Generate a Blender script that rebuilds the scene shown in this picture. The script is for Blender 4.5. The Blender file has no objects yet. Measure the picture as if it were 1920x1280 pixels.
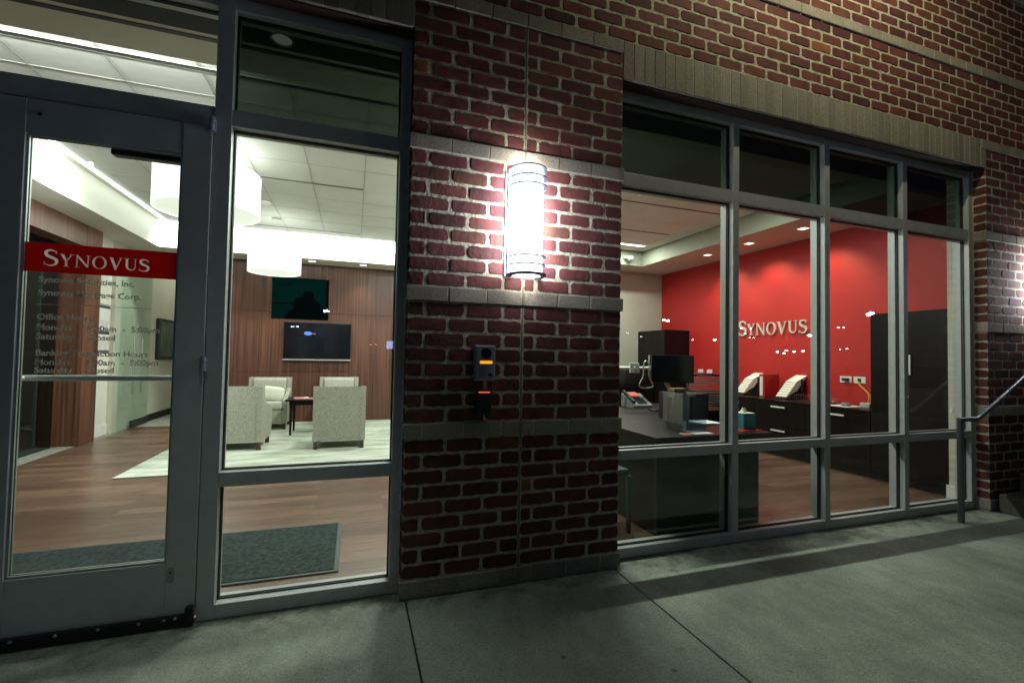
import bpy, bmesh, math, random
from mathutils import Vector, Matrix
PI = math.pi
S = bpy.context.scene
COL = S.collection
rnd = random.Random(7)

# ------------------------------------------------------------------ camera
cam_d = bpy.data.cameras.new('camera')
cam = bpy.data.objects.new('camera', cam_d); COL.objects.link(cam); S.camera = cam
CP = (-0.2468, -2.3335, 1.1951)
YAW, PIT, ROL = 0.3299, 0.0304, 0.0184
fw = Vector((math.sin(YAW)*math.cos(PIT), math.cos(YAW)*math.cos(PIT), math.sin(PIT)))
r0 = Vector((math.cos(YAW), -math.sin(YAW), 0)); u0 = r0.cross(fw)
rr = math.cos(ROL)*r0 + math.sin(ROL)*u0; uu = -math.sin(ROL)*r0 + math.cos(ROL)*u0
cam.matrix_world = Matrix(((rr.x, uu.x, -fw.x, CP[0]), (rr.y, uu.y, -fw.y, CP[1]), (rr.z, uu.z, -fw.z, CP[2]), (0, 0, 0, 1)))
cam_d.sensor_width = 36; cam_d.lens = 16.17; cam_d.clip_start = .02; cam_d.clip_end = 600

# ------------------------------------------------------------------ world, exposure
W = bpy.data.worlds.new('World'); S.world = W; W.use_nodes = True
bgn = W.node_tree.nodes['Background']
bgn.inputs[0].default_value = (.30, .45, .90, 1); bgn.inputs[1].default_value = .018
S.view_settings.view_transform = 'Standard'; S.view_settings.look = 'None'
S.view_settings.exposure = 0; S.view_settings.gamma = 1
S.cycles.use_denoising = True; S.cycles.max_bounces = 10; S.cycles.transparent_max_bounces = 24
S.cycles.sample_clamp_indirect = 4; S.cycles.caustics_reflective = False; S.cycles.caustics_refractive = False
S.cycles.use_light_tree = True

def lamp(kind, name, loc, power, color=(1, 1, 1), size=.1, size_y=None, rot=None, target=None, spot=None, blend=.5, shape=None):
    d = bpy.data.lights.new(name, kind); d.energy = power; d.color = color
    o = bpy.data.objects.new(name, d); COL.objects.link(o); o.location = loc
    if kind == 'AREA':
        d.size = size
        if size_y: d.shape = 'RECTANGLE'; d.size_y = size_y
        if shape: d.shape = shape
    elif kind in ('SPOT', 'POINT'):
        d.shadow_soft_size = size
        if kind == 'SPOT': d.spot_size = spot; d.spot_blend = blend
    if target: o.rotation_euler = (Vector(target)-Vector(loc)).to_track_quat('-Z', 'Y').to_euler()
    elif rot: o.rotation_euler = rot
    return o
WARMG = (1, .93, .72); NEUT = (1, .985, .955); COOL = (.9, .95, 1)
# lobby lamps: LED strips in the coves, drum pendants, soffit downlights, plus added hidden fill
lamp('AREA', 'lobby_cove_led_back', (-1.1, 5.52, 3.0), 80, NEUT, 4.0, .05, target=(-1.1, 5.80, 2.72))
lamp('AREA', 'lobby_cove_led_left', (-2.86, 3.1, 3.0), 100, NEUT, .05, 4.8, target=(-3.1, 3.1, 2.80))
for (x, y, z, r_) in ((-1.54, 2.5, 2.78, .6), (-1.33, 4.8, 2.52, .45)):
    lamp('AREA', 'drum_pendant_uplight', (x, y, z), 3.5 if y < 3 else 2.5, NEUT, r_, shape='DISK', rot=(PI, 0, 0))
lamp('AREA', 'lobby_front_added_fill', (-1.98, .72, 2.992), 60, NEUT, 1.7, .03, target=(-1.98, 1.8, 3.16))  # unseen lamp added above the bulkhead to brighten the front ceiling
for y in (1.0, 2.5, 4.0): lamp('AREA', 'added_lobby_fill', (.52, y, 3.035), 54, NEUT, .3, rot=(0, 0, 0))  # added fill lamps, out of view behind the pier, for the lobby floor
for x in (-2.3, -.95, -.14): lamp('SPOT', 'soffit_downlight', (x, 5.95, 2.685), 26, (1, .9, .74), .03, target=(x, 6.12, 0), spot=1.6, blend=.8)
# office lamps: linear fixtures, wall washers
for (x, y, e) in ((3.62, 4.14, 46), (1.75, 1.74, 80), (3.35, 1.74, 26)):
    lamp('AREA', 'linear_fixture_glow', (x, y, 3.03), e, (1, .98, .9), 1.2, .08, rot=(0, 0, 0))
for y in (3.37, 2.58, 1.77): lamp('SPOT', 'wall_washer', (4.87, y, 2.785), 52, (1, .80, .52), .03, target=(5.22, y, 1.9), spot=1.75, blend=.75)
# street: a parking lot lamp far behind the camera and the floodlight high on the facade
lamp('SPOT', 'facade_floodlight', (2.6, -.90, 4.95), 195, (1, .90, .60), .03, target=(2.9, -.05, 3.9), spot=2.5, blend=.8)
lamp('POINT', 'parking_lamp_light', (-9, -17, 7.5), 80, (.55, .75, 1.0), .07)
lamp('POINT', 'parking_lamp_light', (9, -19, 7.5), 50, (.85, 1, .85), .07)

# ------------------------------------------------------------------ materials
MAT = {}
class N:
    def __init__(s, m): s.t = m.node_tree; s.n = s.t.nodes; s.l = s.t.links; s.b = s.n.get('Principled BSDF')
    def add(s, ty, ins=None, **kw):
        x = s.n.new(ty)
        for k, v in kw.items(): setattr(x, k, v)
        for k, v in (ins or {}).items():
            if hasattr(v, 'links') or isinstance(v, bpy.types.NodeSocket): s.l.new(v, x.inputs[k])
            else: x.inputs[k].default_value = v
        return x
    def ramp(s, fac, *st):
        x = s.n.new('ShaderNodeValToRGB'); s.l.new(fac, x.inputs[0]); e = x.color_ramp.elements
        while len(e) < len(st): e.new(.5)
        for i, (p, c) in enumerate(st): e[i].position = p; e[i].color = (c if len(c) == 4 else (*c, 1)) if not isinstance(c, float) else (c, c, c, 1)
        return x.outputs[0]
    def bump(s, h, strength=.3, dist=.005, prev=None):
        x = s.n.new('ShaderNodeBump'); s.l.new(h, x.inputs['Height']); x.inputs['Strength'].default_value = strength; x.inputs['Distance'].default_value = dist
        if prev: s.l.new(prev, x.inputs['Normal'])
        return x.outputs[0]
    def obj(s, scale=(1, 1, 1)):
        tc = s.n.new('ShaderNodeTexCoord'); mp = s.n.new('ShaderNodeMapping'); s.l.new(tc.outputs['Object'], mp.inputs[0]); mp.inputs['Scale'].default_value = scale
        return mp.outputs[0]
    def noise(s, scale, detail=4, vec=None, rough=.55):
        x = s.n.new('ShaderNodeTexNoise'); x.inputs['Scale'].default_value = scale; x.inputs['Detail'].default_value = detail; x.inputs['Roughness'].default_value = rough
        s.l.new(vec if vec else s.obj(), x.inputs['Vector']); return x.outputs[0]
def pbr(name, color, rough=.6, metal=0, emit=None, es=0, spec=None, coat=0):
    m = bpy.data.materials.new(name); m.use_nodes = True; b = m.node_tree.nodes['Principled BSDF']
    b.inputs['Base Color'].default_value = (*color, 1); b.inputs['Roughness'].default_value = rough; b.inputs['Metallic'].default_value = metal
    if emit: b.inputs['Emission Color'].default_value = (*emit, 1); b.inputs['Emission Strength'].default_value = es; m.cycles.emission_sampling = 'NONE'
    if spec is not None: b.inputs['Specular IOR Level'].default_value = spec
    if coat: b.inputs['Coat Weight'].default_value = coat
    MAT[name] = m; return m
def pnoise(name, c1, c2, scale, rough=.6, detail=5, bump=0, bd=.003, stretch=(1, 1, 1), metal=0, p=(.35, .65), bscale=None, rvar=0):
    m = pbr(name, c1, rough, metal); k = N(m); v = k.obj(stretch)
    f = k.noise(scale, detail, v); k.l.new(k.ramp(f, (p[0], c1), (p[1], c2)), k.b.inputs['Base Color'])
    if bump: k.l.new(k.bump(k.noise(bscale or scale*3, 4, v), bump, bd), k.b.inputs['Normal'])
    if rvar: k.l.new(k.ramp(f, (.3, float(rough-rvar)), (.7, float(rough+rvar))), k.b.inputs['Roughness'])
    return m
def glassmat(name, tint, f0=.036, rough=0.0):
    m = bpy.data.materials.new(name); m.use_nodes = True; t = m.node_tree; t.nodes.clear()
    out = t.nodes.new('ShaderNodeOutputMaterial'); mx = t.nodes.new('ShaderNodeMixShader')
    tr = t.nodes.new('ShaderNodeBsdfTransparent'); tr.inputs[0].default_value = (*tint, 1)
    gl = t.nodes.new('ShaderNodeBsdfGlossy'); gl.inputs['Roughness'].default_value = rough; gl.inputs[0].default_value = (1, 1, 1, 1)
    lw = t.nodes.new('ShaderNodeLayerWeight'); lw.inputs[0].default_value = .5
    pw = t.nodes.new('ShaderNodeMath'); pw.operation = 'POWER'; pw.inputs[1].default_value = 5.0; t.links.new(lw.outputs['Facing'], pw.inputs[0])
    ma = t.nodes.new('ShaderNodeMath'); ma.operation = 'MULTIPLY_ADD'; ma.inputs[1].default_value = 1-f0; ma.inputs[2].default_value = f0; t.links.new(pw.outputs[0], ma.inputs[0])
    t.links.new(ma.outputs[0], mx.inputs[0]); t.links.new(tr.outputs[0], mx.inputs[1]); t.links.new(gl.outputs[0], mx.inputs[2]); t.links.new(mx.outputs[0], out.inputs[0])
    MAT[name] = m; return m

def brick_mat():
    m = pbr('brick', (.2, .06, .05), .88, spec=.3); k = N(m)
    at = k.n.new('ShaderNodeAttribute'); at.attribute_name = 'tone'
    c = k.ramp(at.outputs['Fac'], (0, (.078, .028, .029)), (.15, (.100, .033, .034)), (.5, (.126, .040, .040)), (.85, (.142, .048, .040)), (.975, (.110, .048, .032)), (1, (.32, .13, .05)))
    n1 = k.noise(9, 5); n2 = k.noise(140, 4)
    mx = k.add('ShaderNodeMixRGB', {0: .8, 1: c, 2: k.ramp(n1, (.3, (.55, .54, .57)), (.7, (1.3, 1.26, 1.2)))}, blend_type='MULTIPLY')
    mx2 = k.add('ShaderNodeMixRGB', {0: .7, 1: mx.outputs[0], 2: k.ramp(n2, (.3, (.65, .65, .65)), (.62, (1.15, 1.15, 1.15)))}, blend_type='MULTIPLY')
    # pale mortar smears on some bricks
    sm = k.ramp(k.noise(26, 8, None, .8), (.68, 0.0), (.80, .22))
    mx3 = k.add('ShaderNodeMixRGB', {0: sm, 1: mx2.outputs[0], 2: (.30, .26, .20, 1)})
    k.l.new(mx3.outputs[0], k.b.inputs['Base Color'])
    b1 = k.bump(k.noise(38, 5), .55, .006); b2 = k.bump(k.noise(240, 3), .5, .0018, b1)
    k.l.new(b2, k.b.inputs['Normal'])
def mortar_mat():
    m = pnoise('mortar', (.31, .295, .215), (.50, .48, .37), 30, .95, 6, .9, .008, bscale=55)
def stone_mat(name, c1, c2):
    m = pbr(name, c1, .92, spec=.25); k = N(m)
    at = k.n.new('ShaderNodeAttribute'); at.attribute_name = 'tone'
    base = k.ramp(at.outputs['Fac'], (0, c1), (1, c2))
    mx = k.add('ShaderNodeMixRGB', {0: .8, 1: base, 2: k.ramp(k.noise(160, 5), (.34, (.45, .45, .45)), (.55, (1.1, 1.1, 1.1)))}, blend_type='MULTIPLY')
    k.l.new(mx.outputs[0], k.b.inputs['Base Color']); k.l.new(k.bump(k.noise(190, 4), .7, .003), k.b.inputs['Normal'])
brick_mat(); mortar_mat()
stone_mat('belt_stone', (.255, .232, .195), (.33, .30, .25)); stone_mat('soldier_stone', (.225, .21, .175), (.31, .285, .24))
pbr('sealant', (.20, .17, .14), .8)
def frame_mat():
    m = pbr('frame_metal', (.47, .49, .505), .42, .1); k = N(m)
    k.l.new(k.ramp(k.noise(3, 6), (.3, .36), (.7, .5)), k.b.inputs['Roughness'])
    k.l.new(k.ramp(k.noise(14, 6), (.35, (.42, .438, .455)), (.7, (.475, .495, .512))), k.b.inputs['Base Color'])
    k.l.new(k.bump(k.noise(500, 2), .06, .0005), k.b.inputs['Normal'])
frame_mat()
pbr('gasket', (.012, .012, .012), .6); pbr('dark_metal', (.03, .028, .03), .4, .6)
pbr('steel', (.55, .56, .57), .28, 1); pbr('bar_chrome', (.93, .95, .94), .35, .0); pbr('bar_metal', (.72, .74, .72), .4, .1)
pbr('silver_plastic', (.5, .51, .5), .35, .3)
glassmat('clear_glass', (.925, .985, .950)); glassmat('tinted_glass', (.25, .31, .27), .04)
glassmat('green_glass', (.92, .985, .955), .05); glassmat('dark_glass', (.35, .45, .45), .06); glassmat('acrylic', (.85, .9, .95), .09)
def concrete_mat(name, c1, c2, c3):
    m = pbr(name, c1, .9, spec=.3); k = N(m)
    big = k.ramp(k.noise(1.1, 6), (.3, c1), (.55, c2), (.8, c3))
    brm = k.noise(5, 5, k.obj((1.4, .7, 1)), .7)
    a = k.add('ShaderNodeMixRGB', {0: .75, 1: big, 2: k.ramp(brm, (.3, (.72, .72, .72)), (.7, (1.15, 1.15, 1.15)))}, blend_type='MULTIPLY')
    b = k.add('ShaderNodeMixRGB', {0: .8, 1: a.outputs[0], 2: k.ramp(k.noise(150, 5, None, .7), (.36, (.55, .55, .55)), (.6, (1.15, 1.15, 1.15)))}, blend_type='MULTIPLY')
    st = k.ramp(k.noise(2.6, 7, None, .7), (.60, 0.0), (.72, .45))
    c = k.add('ShaderNodeMixRGB', {0: st, 1: b.outputs[0], 2: (.105, .092, .07, 1)})
    vo = k.n.new('ShaderNodeTexVoronoi'); vo.inputs['Scale'].default_value = 3.2; vo.inputs['Randomness'].default_value = 1; k.l.new(k.obj(), vo.inputs['Vector'])
    sp = k.ramp(vo.outputs['Distance'], (.028, .75), (.045, 0.0)); sp2 = k.ramp(k.noise(1.7, 2), (.45, 0.0), (.5, 1.0)); mm = k.add('ShaderNodeMath', {0: sp, 1: sp2}, operation='MULTIPLY')
    c2 = k.add('ShaderNodeMixRGB', {0: mm.outputs[0], 1: c.outputs[0], 2: (.05, .05, .042, 1)})
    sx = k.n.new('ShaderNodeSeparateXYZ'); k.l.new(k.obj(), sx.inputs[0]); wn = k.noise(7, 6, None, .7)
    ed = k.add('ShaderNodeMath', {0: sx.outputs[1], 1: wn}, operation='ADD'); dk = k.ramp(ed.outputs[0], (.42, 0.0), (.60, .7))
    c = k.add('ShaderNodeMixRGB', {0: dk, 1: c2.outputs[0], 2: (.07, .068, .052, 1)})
    k.l.new(c.outputs[0], k.b.inputs['Base Color'])
    bb = k.bump(k.noise(90, 2, k.obj((1, .05, 1))), .25, .002); k.l.new(k.bump(k.noise(260, 3), .35, .0015, bb), k.b.inputs['Normal'])
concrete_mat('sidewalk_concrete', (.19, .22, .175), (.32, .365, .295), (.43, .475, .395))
concrete_mat('step_concrete', (.17, .17, .155), (.22, .22, .20), (.26, .26, .24))
pnoise('asphalt', (.035, .035, .036), (.06, .06, .06), 90, .9, 5, .5, .003)
pbr('joint_dark', (.03, .03, .026), .95)
def plank_mat():
    m = pbr('wood_floor_mat', (.25, .13, .08), .3); k = N(m)
    v = k.obj(); bt = k.n.new('ShaderNodeTexBrick'); k.l.new(v, bt.inputs['Vector'])
    bt.offset = .37; bt.inputs['Scale'].default_value = 1; bt.inputs['Brick Width'].default_value = 1.35; bt.inputs['Row Height'].default_value = .125
    bt.inputs['Mortar Size'].default_value = .0011; bt.inputs['Color1'].default_value = (.092, .050, .034, 1); bt.inputs['Color2'].default_value = (.20, .118, .082, 1); bt.inputs['Mortar'].default_value = (.06, .03, .02, 1)
    g = k.noise(5, 7, k.obj((.8, 14, 1)), .65)
    mx = k.add('ShaderNodeMixRGB', {0: .9, 1: bt.outputs[0], 2: k.ramp(g, (.3, (.42, .40, .38)), (.5, (.95, .95, .95)), (.7, (1.45, 1.42, 1.4)))}, blend_type='MULTIPLY')
    k.l.new(mx.outputs[0], k.b.inputs['Base Color']); k.l.new(k.ramp(g, (.3, .38), (.7, .27)), k.b.inputs['Roughness']); k.l.new(k.bump(g, .08, .002), k.b.inputs['Normal'])
plank_mat()
def walnut(name, c1, c2, c3, vert=True):
    m = pbr(name, c1, .42); k = N(m)
    g = k.noise(1, 6, k.obj((38, 38, .55) if vert else (1, 30, 30)), .6); g2 = k.noise(1, 3, k.obj((170, 170, 1.2)), .5); g3 = k.noise(1, 2, k.obj((3.1, 3.1, .08)))
    a = k.ramp(g, (.32, c1), (.5, c2), (.68, c3))
    b = k.add('ShaderNodeMixRGB', {0: .75, 1: a, 2: k.ramp(g2, (.35, (.62, .58, .55)), (.6, (1.12, 1.1, 1.1)))}, blend_type='MULTIPLY')
    c = k.add('ShaderNodeMixRGB', {0: .7, 1: b.outputs[0], 2: k.ramp(g3, (.35, (.8, .78, .76)), (.65, (1.2, 1.15, 1.1)))}, blend_type='MULTIPLY')
    k.l.new(c.outputs[0], k.b.inputs['Base Color'])
walnut('walnut_panel', (.052, .019, .012), (.118, .048, .031), (.190, .090, .060))
walnut('dark_wood', (.006, .0045, .0045), (.009, .006, .006), (.014, .009, .0085))
MAT['dark_wood'].node_tree.nodes['Principled BSDF'].inputs['Roughness'].default_value = .36; MAT['dark_wood'].node_tree.nodes['Principled BSDF'].inputs['Specular IOR Level'].default_value = .22
pbr('seam', (.03, .015, .01), .8)
pnoise('white_paint', (.70, .69, .62), (.76, .75, .68), 3, .7); pnoise('tan_paint', (.52, .50, .42), (.57, .55, .46), 3, .75)
pbr('trim_paint', (.74, .74, .69), .5); pbr('fascia_paint', (.30, .31, .25), .7)
pnoise('red_paint', (.43, .015, .015), (.47, .018, .017), 2.5, .55); pbr('dark_room', (.05, .055, .06), .8)
def tile_mat():
    m = pnoise('ceiling_tile', (.78, .765, .72), (.85, .83, .785), 2.0, .9, 3, .25, .002, bscale=320)
tile_mat(); pnoise('lobby_tile', (.585, .58, .56), (.645, .64, .62), 2.0, .9, 3, .25, .002, bscale=320); pbr('grid_white', (.82, .8, .74), .6); pbr('grid_grey', (.36, .35, .32), .6); pbr('slot_dark', (.02, .02, .02), .6); pnoise('gypsum', (.60, .58, .50), (.64, .62, .54), 3, .85)
def weave(name, c1, c2, s=260):
    m = pbr(name, c1, .95, spec=.15); k = N(m)
    a = k.noise(1, 3, k.obj((s, s, 30))); b = k.noise(1, 3, k.obj((30, 30, s)))
    ad = k.add('ShaderNodeMath', {0: a, 1: b}, operation='ADD'); hf = k.add('ShaderNodeMath', {0: ad.outputs[0], 1: .5}, operation='MULTIPLY')
    k.l.new(k.ramp(hf.outputs[0], (.38, c1), (.62, c2)), k.b.inputs['Base Color']); k.l.new(k.bump(hf.outputs[0], .3, .002), k.b.inputs['Normal'])
weave('tweed', (.23, .23, .19), (.46, .45, .38), 190); weave('seat_tweed', (.32, .31, .26), (.62, .61, .53)); pnoise('pillow_cloth', (.66, .65, .55), (.72, .71, .62), 80, .95, 3, .2, .002)
def rug_mat():
    m = pbr('rug_mat', (.5, .5, .45), 1, spec=.1); k = N(m)
    a = k.noise(1, 7, k.obj((1.6, 6.5, 1)), .72); c = k.ramp(a, (.30, (.20, .24, .18)), (.46, (.40, .44, .36)), (.60, (.60, .62, .53)))
    k.l.new(c, k.b.inputs['Base Color']); k.l.new(k.bump(k.noise(220, 3), .5, .004), k.b.inputs['Normal'])
rug_mat()
pnoise('mat_fiber', (.003, .007, .009), (.030, .052, .055), 38, 1, 4, .6, .004, (1, 1, 1)); pbr('mat_rubber', (.10, .115, .11), .8)
pnoise('carpet', (.20, .20, .17), (.34, .34, .29), 60, 1, 4, .4, .004)
pbr('shade_cloth', (.85, .84, .8), .8, emit=(1, .985, .94), es=1.35); pbr('shade_diffuser', (.8, .8, .76), .6, emit=(1, .97, .88), es=.85)
MAT['shade_cloth'].cycles.emission_sampling = 'FRONT_BACK'; MAT['shade_diffuser'].cycles.emission_sampling = 'FRONT'
pbr('led', (1, 1, 1), .5, emit=(1, 1, .97), es=5); pbr('led_soft', (1, 1, 1), .5, emit=(1, 1, .95), es=2.2)
pbr('screen_black', (.006, .007, .010), .12, spec=.6); pbr('bezel', (.015, .015, .017), .3); pbr('black_plastic', (.012, .012, .013), .45)
pbr('grey_plastic', (.16, .17, .19), .5); pbr('intercom_metal', (.30, .33, .40), .4, .3)
pbr('amber_light', (1, .5, .05), .5, emit=(1, .42, .02), es=1.0); pbr('red_light', (1, .1, .03), .5, emit=(1, .10, .03), es=1.5)
pbr('band_red', (.27, .012, .012), .5); pbr('band_letter', (.42, .38, .36), .6); pbr('frost_letter', (.235, .235, .215), .75)
pbr('sign_letter', (.74, .73, .71), .32, .45); pbr('paper', (.75, .75, .72), .8); pbr('poster_teal', (.010, .055, .055), .35); pbr('poster_dark', (.006, .022, .024), .5); pbr('poster_red', (.14, .008, .010), .4); pbr('poster_text', (.03, .03, .028), .7)
pbr('teal_card', (.03, .20, .24), .6); pbr('binder_red', (.42, .012, .015), .45); pbr('note_yellow', (.62, .75, .08), .7); pbr('gold_box', (.20, .15, .07), .5)
pbr('orange_cord', (.45, .12, .015), .5); pbr('yellow_cord', (.45, .32, .03), .5); pbr('ink', (.05, .05, .05), .7); pbr('red_print', (.55, .10, .06), .6); pbr('blue_chair', (.02, .05, .06), .5)
def art_mat():
    m = pbr('art_print', (.1, .2, .1), .4); k = N(m); n = k.noise(1, 6, k.obj((14, 14, 5)), .7)
    k.l.new(k.ramp(n, (.3, (.01, .03, .08)), (.45, (.04, .08, .12)), (.55, (.10, .12, .04)), (.68, (.35, .22, .14))), k.b.inputs['Base Color'])
art_mat()
def vinyl(name, col, trans, tf):
    m = bpy.data.materials.new(name); m.use_nodes = True; t = m.node_tree; t.nodes.clear(); out = t.nodes.new('ShaderNodeOutputMaterial'); mx = t.nodes.new('ShaderNodeMixShader'); mx.inputs[0].default_value = tf
    d = t.nodes.new('ShaderNodeBsdfDiffuse'); d.inputs[0].default_value = (*col, 1); r = t.nodes.new('ShaderNodeBsdfTranslucent'); r.inputs[0].default_value = (*trans, 1)
    t.links.new(d.outputs[0], mx.inputs[1]); t.links.new(r.outputs[0], mx.inputs[2]); t.links.new(mx.outputs[0], out.inputs[0]); MAT[name] = m
vinyl('band_red', (.55, .03, .03), (.62, .045, .045), .5); vinyl('frost_letter', (.75, .76, .73), (.45, .46, .42), .6); vinyl('band_letter', (.9, .88, .86), (.92, .88, .86), .7); vinyl('poster_teal', (.06, .30, .30), (.03, .15, .15), .6)
pbr('sconce_ring', (.10, .11, .16), .5, .2); pbr('sconce_metal', (.62, .66, .78), .35, .5)
m = pbr('sconce_diffuser', (1, 1, 1), .5, emit=(.88, .93, 1), es=9); m.cycles.emission_sampling = 'FRONT_BACK'

# ------------------------------------------------------------------ mesh helpers
def chain(o):
    v = Vector((0, 0, 0)); root = o
    while o is not None: v = v+o.location; root = o; o = o.parent
    return v if (root is not None and 'wl' in root) else Vector((0, 0, 0))
class MB:
    def __init__(s): s.v = []; s.f = []; s.sm = []; s.tone = []; s.ct = 0.5
    def add(s, vs, fs, smooth=False):
        o = len(s.v); s.v += [tuple(a) for a in vs]; s.tone += [s.ct]*len(vs)
        for f in fs: s.f.append(tuple(o+i for i in f)); s.sm.append(smooth)
    def box(s, x0, x1, y0, y1, z0, z1, bev=0):
        x0, x1 = min(x0, x1), max(x0, x1); y0, y1 = min(y0, y1), max(y0, y1); z0, z1 = min(z0, z1), max(z0, z1)
        b = min(bev, (x1-x0)*.45, (y1-y0)*.45, (z1-z0)*.45)
        if b <= 0:
            s.add([(x, y, z) for z in (z0, z1) for y in (y0, y1) for x in (x0, x1)], [(0, 2, 3, 1), (4, 5, 7, 6), (0, 1, 5, 4), (2, 6, 7, 3), (0, 4, 6, 2), (1, 3, 7, 5)])
            return s
        bm = bmesh.new(); bmesh.ops.create_cube(bm, size=1)
        for v in bm.verts: v.co = Vector(((x0+x1)/2+v.co.x*(x1-x0), (y0+y1)/2+v.co.y*(y1-y0), (z0+z1)/2+v.co.z*(z1-z0)))
        bmesh.ops.bevel(bm, geom=bm.edges[:], offset=b, segments=3 if b > .012 else 2, profile=.5, affect='EDGES')
        s.addbm(bm, b > .012); return s
    def addbm(s, bm, smooth=False, mat=None):
        bm.verts.ensure_lookup_table(); bm.verts.index_update()
        s.add([(mat @ v.co if mat else v.co) for v in bm.verts], [[v.index for v in f.verts] for f in bm.faces], smooth); bm.free()
    def tube(s, pts, r, n=10, caps=True):
        pts = [Vector(p) for p in pts]; rings = []; up = None
        for i, p in enumerate(pts):
            d = (pts[min(i+1, len(pts)-1)]-pts[max(i-1, 0)]).normalized()
            if up is None: up = Vector((0, 0, 1)) if abs(d.z) < .9 else Vector((1, 0, 0))
            a = d.cross(up).normalized(); b = a.cross(d).normalized(); up = b
            ra = r[i] if isinstance(r, (list, tuple)) else r
            rings.append([p+a*math.cos(2*PI*k/n)*ra+b*math.sin(2*PI*k/n)*ra for k in range(n)])
        vs = [v for rg in rings for v in rg]; fs = [(i*n+k, i*n+(k+1) % n, (i+1)*n+(k+1) % n, (i+1)*n+k) for i in range(len(rings)-1) for k in range(n)]
        s.add(vs, fs, True)
        if caps: s.add(rings[0], [tuple(range(n))[::-1]]); s.add(rings[-1], [tuple(range(n))])
        return s
    def cyl(s, x, y, z0, z1, r, n=24, r1=None): 
        r1 = r if r1 is None else r1
        a = [(x+math.cos(2*PI*k/n)*r, y+math.sin(2*PI*k/n)*r, z0) for k in range(n)]; b = [(x+math.cos(2*PI*k/n)*r1, y+math.sin(2*PI*k/n)*r1, z1) for k in range(n)]
        s.add(a+b, [(k, (k+1) % n, n+(k+1) % n, n+k) for k in range(n)], True); s.add(a, [tuple(range(n))[::-1]]); s.add(b, [tuple(range(n))]); return s
    def ringwall(s, x, y, z0, z1, r0, r1, n=40):     # hollow cylinder wall
        R = [[(x+math.cos(2*PI*k/n)*r, y+math.sin(2*PI*k/n)*r, z) for k in range(n)] for (r, z) in ((r1, z0), (r1, z1), (r0, z1), (r0, z0))]
        vs = [v for q in R for v in q]; fs = [(i*n+k, i*n+(k+1) % n, ((i+1) % 4)*n+(k+1) % n, ((i+1) % 4)*n+k) for i in range(4) for k in range(n)]
        s.add(vs, fs, False); return s
    def prism(s, poly, axis, a0, a1):   # polygon (2D) extruded along axis
        n = len(poly)
        def P(p, a): return (a, p[0], p[1]) if axis == 'x' else ((p[0], a, p[1]) if axis == 'y' else (p[0], p[1], a))
        vs = [P(p, a0) for p in poly]+[P(p, a1) for p in poly]
        fs = [(k, (k+1) % n, n+(k+1) % n, n+k) for k in range(n)]
        bm = bmesh.new(); V = [bm.verts.new(v) for v in vs]
        for f in fs: bm.faces.new([V[i] for i in f])
        bm.faces.new(V[:n][::-1]); bm.faces.new(V[n:])
        bmesh.ops.recalc_face_normals(bm, faces=bm.faces[:]); bmesh.ops.triangulate(bm, faces=[f for f in bm.faces if len(f.verts) > 4]); s.addbm(bm); return s
    def build(s, name, mat, parent=None, label=None, loc=None):
        me = bpy.data.meshes.new(name)
        off = chain(parent)
        if loc: off = Vector(loc)
        me.from_pydata([tuple(Vector(v)-off) for v in s.v] if off.length else s.v, [], s.f); me.update()
        me.polygons.foreach_set('use_smooth', s.sm)
        a = me.attributes.new('tone', 'FLOAT', 'POINT'); a.data.foreach_set('value', s.tone)
        me.materials.append(MAT[mat]); o = bpy.data.objects.new(name, me); COL.objects.link(o)
        if loc: o.location = loc
        if parent: o.parent = parent
        if label: o['label'] = label
        return o
def T(name, label, cat, loc=(0, 0, 0), group=None, local=False, rz=0):
    o = bpy.data.objects.new(name, None); COL.objects.link(o); o.location = loc; o['label'] = label; o['category'] = cat; o.rotation_euler = (0, 0, rz)
    if group: o['group'] = group
    if not local: o['wl'] = 1
    return o
def tag(o, label, cat, group=None):
    o['label'] = label; o['category'] = cat
    if group: o['group'] = group
    return o
def struct(o, kind='structure'): o['kind'] = kind; return o
def dup(root, loc=None, label=None, rz=None):
    r = root.copy(); COL.objects.link(r)
    if loc is not None: r.location = loc
    if rz is not None: r.rotation_euler = (0, 0, rz)
    if label: r['label'] = label
    for ch in list(root.children):
        c = ch.copy(); COL.objects.link(c); c.parent = r
        for g in ch.children: d = g.copy(); COL.objects.link(d); d.parent = c
    return r

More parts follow.
